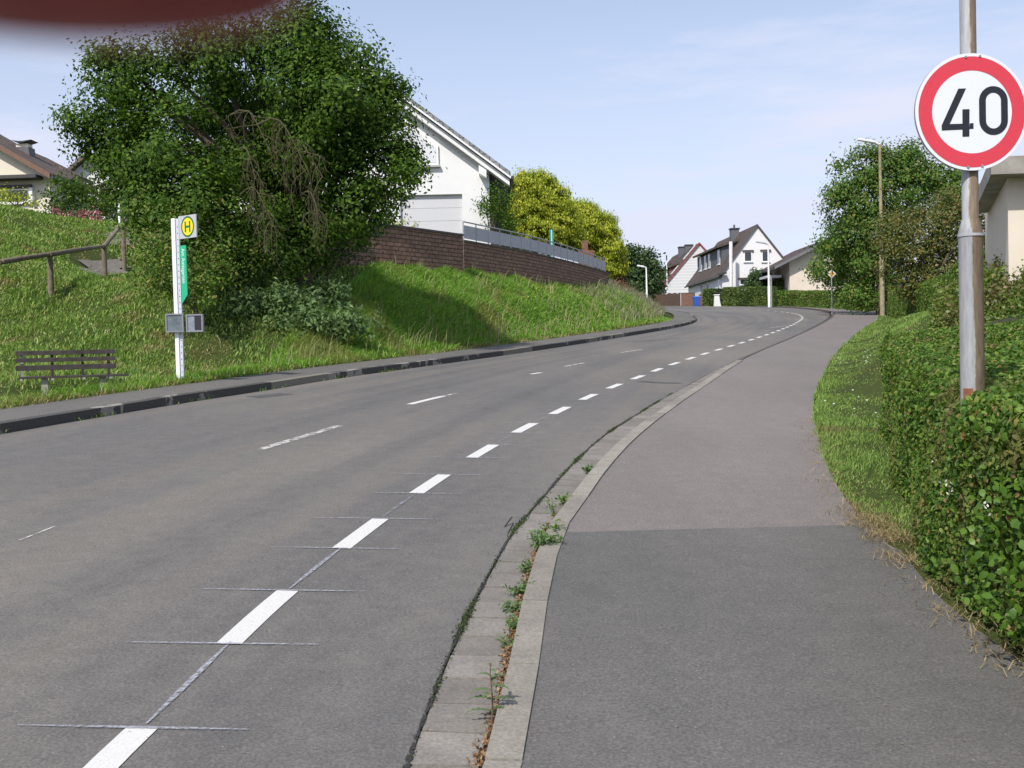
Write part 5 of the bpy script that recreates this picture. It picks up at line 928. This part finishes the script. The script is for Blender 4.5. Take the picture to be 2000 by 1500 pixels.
# dock and thistle clumps on the bank
for i, (px, py, d, r, lab) in enumerate(((560, 590, 24.6, 55, 'large blue green thistle clump on the bank right of the stop sign'), (625, 640, 23.8, 38, 'blue green thistle clump nearest the road on the bank'), (500, 600, 24, 45, 'blue green thistle clump right behind the stop sign'), (650, 590, 25.6, 34, 'thistle clump in the tree shadow on the upper bank'), (440, 560, 24, 34, 'leafy clump under the thicket behind the stop sign'))):
    q = hit(px, py+r*.4); B = [(q+[rng.normal()*.35, rng.normal()*.25, .22+rng.random()*.1], (.42, .42, .36)) for _ in range(5)]; C, NB = crown_pts(B, 14, .2, .5); t = empty('thistle_clump', q, lab, 'weed', 'leafy clumps on the bank'); leaves('leaves', C, rng.uniform(.09, .17, len(C)), lf_thistle, t, nbias=NB, bias=.5, aspect=.4)
    mb = MB(); [mb.tube([q-[0, 0, .05], q+[rng.normal()*.3, rng.normal()*.2, .55]], .008, 5) for _ in range(10)]; mb.build('stems', lf_thistle, t)
# ------------------------------------------------------------------ grass
wl = np.array([p[:2] for p in wt+wt2]); wx = lambda x, y: pdist(x, y, wl, 1)
bankc = lambda x, y, z, o: (dPL(x, y) > .02) & (o > .02) & (x < 16) & ((x < wl[0][0]) | (y < np.interp(x, wl[:, 0], wl[:, 1])+.1)) & (rng.random(len(x)) < np.clip(24/y, .15, 1)**1.3)
thr = lambda x, y: -4.6+.12*(y-18)     # left of this line: shorter mown turf
notpath = lambda x, y: (np.hypot(x-PATHA[0], (y-PATHA[1])*.6) > .9)
grass('long_grass', 170000, (-9, 16, 14, 72), lambda x, y, z, o: bankc(x, y, z, o) & (x > thr(x, y)-1), (.14, .34), .0010, gr_long, 'long bright green grass covering the bank below the brick wall')
grass('bank_grass', 150000, (-24, 3, 12, 46), lambda x, y, z, o: bankc(x, y, z, o) & (x < thr(x, y)+.6) & notpath(x, y) & (rng.random(len(x)) < np.clip(np.hypot(x+7.1, y-18.)/1.6-.25, .08, 1)), (.06, .18), .0009, gr_left, 'patchy mown grass on the left bank around the bench and handrail', .5)
B = sample_area(9000, -24, -4, 12, 46, lambda x, y, z, o: bankc(x, y, z, o) & (x < thr(x, y)) & (np.sin(x*1.3+.5)*np.sin(y*.9+x*.5) > .45)); blades('straw', B, rng.uniform(.03, .12, len(B)), np.full(len(B), .02), gr_dry, None, 1.6); tag(bpy.data.objects['straw.001'], 'dry mown straw patches lying on the left bank', 'straw', kind='stuff')
vc = lambda x, y, z, o: (-dPR(x, y) > .01) & (o > .01) & (dh(x, y) < .25)
grass('verge_grass', 90000, (2.5, 30, 7, 66), lambda x, y, z, o: (-dPR(x, y) > -.06) & ((dh(x, y) < .15) | (y > 13.5)) & (-dPR(x, y) < 1.2+y*.08) & (rng.random(len(x)) < np.clip((12/y)**1.6, .05, 1)), (.03, .09), .0005, gr_verge, 'short green verge grass between the right pavement and the hedge', .5)
B = sample_area(2500, -9, 14, 12, 50, lambda x, y, z, o: (dPL(x, y) > -.08) & (dPL(x, y) < .1)); o = blades('edge_grass', B, rng.uniform(.05, .2, len(B)), np.full(len(B), .015), gr_dry, None, .6); tag(o, 'dry grass fringe along the back edge of the left pavement', 'grass', kind='stuff')
B = sample_area(800, -9, 12, 14, 52, lambda x, y, z, o: bankc(x, y, z, o) & (x > thr(x, y)-.5)); o = blades('seed_stalks', B, rng.uniform(.45, .8, len(B)), np.maximum(.008, B[:, 1]*.0006), L('stalks', [(0, (.17, .19, .07)), (1, (.34, .31, .16))], .7, .2), None, .22); tag(o, 'thin straw coloured seed stalks standing above the bank grass', 'grass', kind='stuff')
B = sample_area(9000, -9, 12, 13, 50, lambda x, y, z, o: (dPL(x, y) > .03) & (dPL(x, y) < .55) & (np.sin(x*2.3+y)*np.sin(y*1.7) > -.35)); o = blades('edge_grass', B, rng.uniform(.08, .26, len(B)), np.maximum(.01, B[:, 1]*.0008), gr_long, None, .6, (.15, -.25)); tag(o, 'untidy tufts overhanging the back edge of the left pavement', 'grass', kind='stuff')
# weeds in the left kerb foot
kk_ = resample(kerbL, .02); kk_ = kk_[(kk_[:, 1] > 12) & (kk_[:, 1] < 24)]; B = kk_[rng.integers(0, len(kk_), 500)]; B = B[(np.sin(B[:, 1]*3.1) > .2)]; B = np.c_[B, plane(B[:, 0], B[:, 1])]+rng.normal(size=(len(B), 3))*[.02, .02, 0]
o = blades('edge_grass', B, rng.uniform(.03, .09, len(B)), np.full(len(B), .012), gr_verge, None, .6); tag(o, 'small grass sprouting at the foot of the dark left kerb', 'grass', kind='stuff')
# daisies / yellow flowers
B = sample_area(26, 4, 9, 11, 26, lambda x, y, z, o: (-dPR(x, y) > .1) & (dh(x, y) < -.1) & (-dPR(x, y) < 1.5)); tag(leaves('daisies', B+[0, 0, .08], .035, lf_white, nbias=np.tile([0, -.3, 1.], (len(B), 1)), bias=.8, aspect=1.), 'scattered tiny white daisies in the right verge', 'flowers', kind='stuff')
B = np.concatenate([hit(px, py)+rng.normal(size=(14, 3))*[.5, .5, .03] for px, py in ((1040, 596), (1045, 590), (1030, 605), (1150, 640), (760, 625))]); tag(leaves('buttercups', B+[0, 0, .42], .05, L('buttercup', [(0, (.6, .5, .03)), (1, (.8, .65, .05))], .5, .2), nbias=np.tile([0, -.3, 1.], (len(B), 1)), bias=.8, aspect=.9), 'few yellow buttercups in the long grass', 'flowers', kind='stuff')
# greyish seed-head fringe at the far end of the bank
B = sample_area(6000, 3, 16, 46, 74, lambda x, y, z, o: (dPL(x, y) > .5) & (rng.random(len(x)) < .7)); o = blades('seed_grass', B, rng.uniform(.3, .6, len(B)), rng.uniform(.02, .035, len(B)), L('seed heads', [(0, (.14, .17, .07)), (.6, (.2, .2, .12)), (1, (.3, .26, .2))], .7, .2), None, .25); tag(o, 'greyish seeding grass at the far tip of the bank', 'grass', kind='stuff')
# ------------------------------------------------------------------ photographer's fingertip over the lens
def finger():
    d = .050; tip = P(470, 20, d*1.15); # finger lies across the top left corner
    pts = [(-1000, -420, .060, .0088), (-560, -350, .056, .0086), (-150, -265, .052, .0080), (130, -225, .050, .0076), (400, -228, .050, .0073), (640, -245, .050, .0062)]
    me = bpy.data.meshes.new('finger'); V = []; Rr = []
    for a, b, dd, r in pts: V.append(tuple(P(a, b, dd))); Rr.append(r)
    me.from_pydata(V, [(i, i+1) for i in range(len(V)-1)], []); o = bpy.data.objects.new('finger', me); COL.objects.link(o); m = o.modifiers.new('s', 'SKIN'); sv_ = me.skin_vertices[0].data
    for i, r in enumerate(Rr): sv_[i].radius = (r, r); 
    sv_[0].use_root = True; m2 = o.modifiers.new('d', 'SUBSURF'); m2.levels = m2.render_levels = 3; bpy.context.view_layer.update()
    me2 = bpy.data.meshes.new_from_object(o.evaluated_get(bpy.context.evaluated_depsgraph_get())); bpy.data.objects.remove(o)
    mt, nt = newmat('shade darkened skin'); nz = noise(nt, 400, 4, .6); b = principled(nt, ramp(nt, nz, [(.3, (.25, .042, .042)), (.7, (.31, .06, .06))]), .5, nz, .2, .0002, .4); b.inputs['Subsurface Weight'].default_value = .3; b.inputs['Subsurface Scale'].default_value = .004; b.inputs['Subsurface Radius'].default_value = (1, .25, .15)  # skin base colour darkened in place of shade from the hand and camera
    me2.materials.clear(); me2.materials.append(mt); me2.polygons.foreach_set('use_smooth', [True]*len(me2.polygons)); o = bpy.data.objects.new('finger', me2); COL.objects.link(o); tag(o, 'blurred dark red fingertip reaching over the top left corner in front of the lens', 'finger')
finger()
# ------------------------------------------------------------------ camera, sun, sky
cam = bpy.data.cameras.new('camera'); cam.sensor_width = 36; cam.lens = 36*F/2000; cam.clip_start = .01; cam.clip_end = 6000
cam.dof.use_dof = True; cam.dof.focus_distance = 16; cam.dof.aperture_fstop = cam.lens/2.2
co = bpy.data.objects.new('camera', cam); COL.objects.link(co)
co.matrix_world = Matrix(((camx[0], camy[0], -fwd[0], CAM[0]), (camx[1], camy[1], -fwd[1], CAM[1]), (camx[2], camy[2], -fwd[2], CAM[2]), (0, 0, 0, 1))); S.camera = co
SUN = np.array([-.46, -.85, 0]); SUN = unit(SUN)*math.cos(R(46)); SUN[2] = math.sin(R(46))
sl_ = bpy.data.lights.new('sun', 'SUN'); sl_.energy = 3.4; sl_.angle = R(.9); sl_.color = (1, .95, .87); so = bpy.data.objects.new('sun', sl_); COL.objects.link(so); so.rotation_euler = Vector(tuple(SUN)).to_track_quat('Z', 'Y').to_euler()
wd = bpy.data.worlds.new('World'); S.world = wd; wd.use_nodes = True; nt = wd.node_tree; nt.nodes.clear(); sky = nt.nodes.new('ShaderNodeTexSky'); sky.sky_type = 'NISHITA'; sky.sun_disc = False; sky.sun_elevation = R(46); sky.sun_rotation = math.atan2(SUN[0], SUN[1]); sky.air_density = 1.0; sky.dust_density = 1.2; sky.ozone_density = 2.0; sky.altitude = 200
tc = nt.nodes.new('ShaderNodeTexCoord'); cl = noise(nt, 2.6, 8, .6, vec=tc.outputs['Generated'], stretch=(1., 1., 6.)); clm = ramp(nt, cl, [(.44, (0,)*3), (.68, (.55,)*3)])
sx = nt.nodes.new('ShaderNodeSeparateXYZ'); nt.links.new(tc.outputs['Generated'], sx.inputs[0]); hz = ramp(nt, sx.outputs[2], [(.0, (.9,)*3), (.14, (.66,)*3), (.40, (.18,)*3)])
mxm = nt.nodes.new('ShaderNodeMath'); mxm.operation = 'ADD'; mxm.use_clamp = True; nt.links.new(clm, mxm.inputs[0]); nt.links.new(hz, mxm.inputs[1])
colr = mix(nt, mxm.outputs[0], sky.outputs[0], (4.65, 4.85, 5.9)); bg = nt.nodes.new('ShaderNodeBackground'); bg.inputs[1].default_value = .125; nt.links.new(colr, bg.inputs[0]); ow = nt.nodes.new('ShaderNodeOutputWorld'); nt.links.new(bg.outputs[0], ow.inputs[0])
S.view_settings.view_transform = 'Standard'; S.view_settings.look = 'None'; S.view_settings.exposure = .42; S.view_settings.gamma = 1
S.render.engine = 'CYCLES'; S.cycles.use_denoising = True; S.cycles.max_bounces = 6; S.cycles.transparent_max_bounces = 8; S.cycles.transmission_bounces = 3
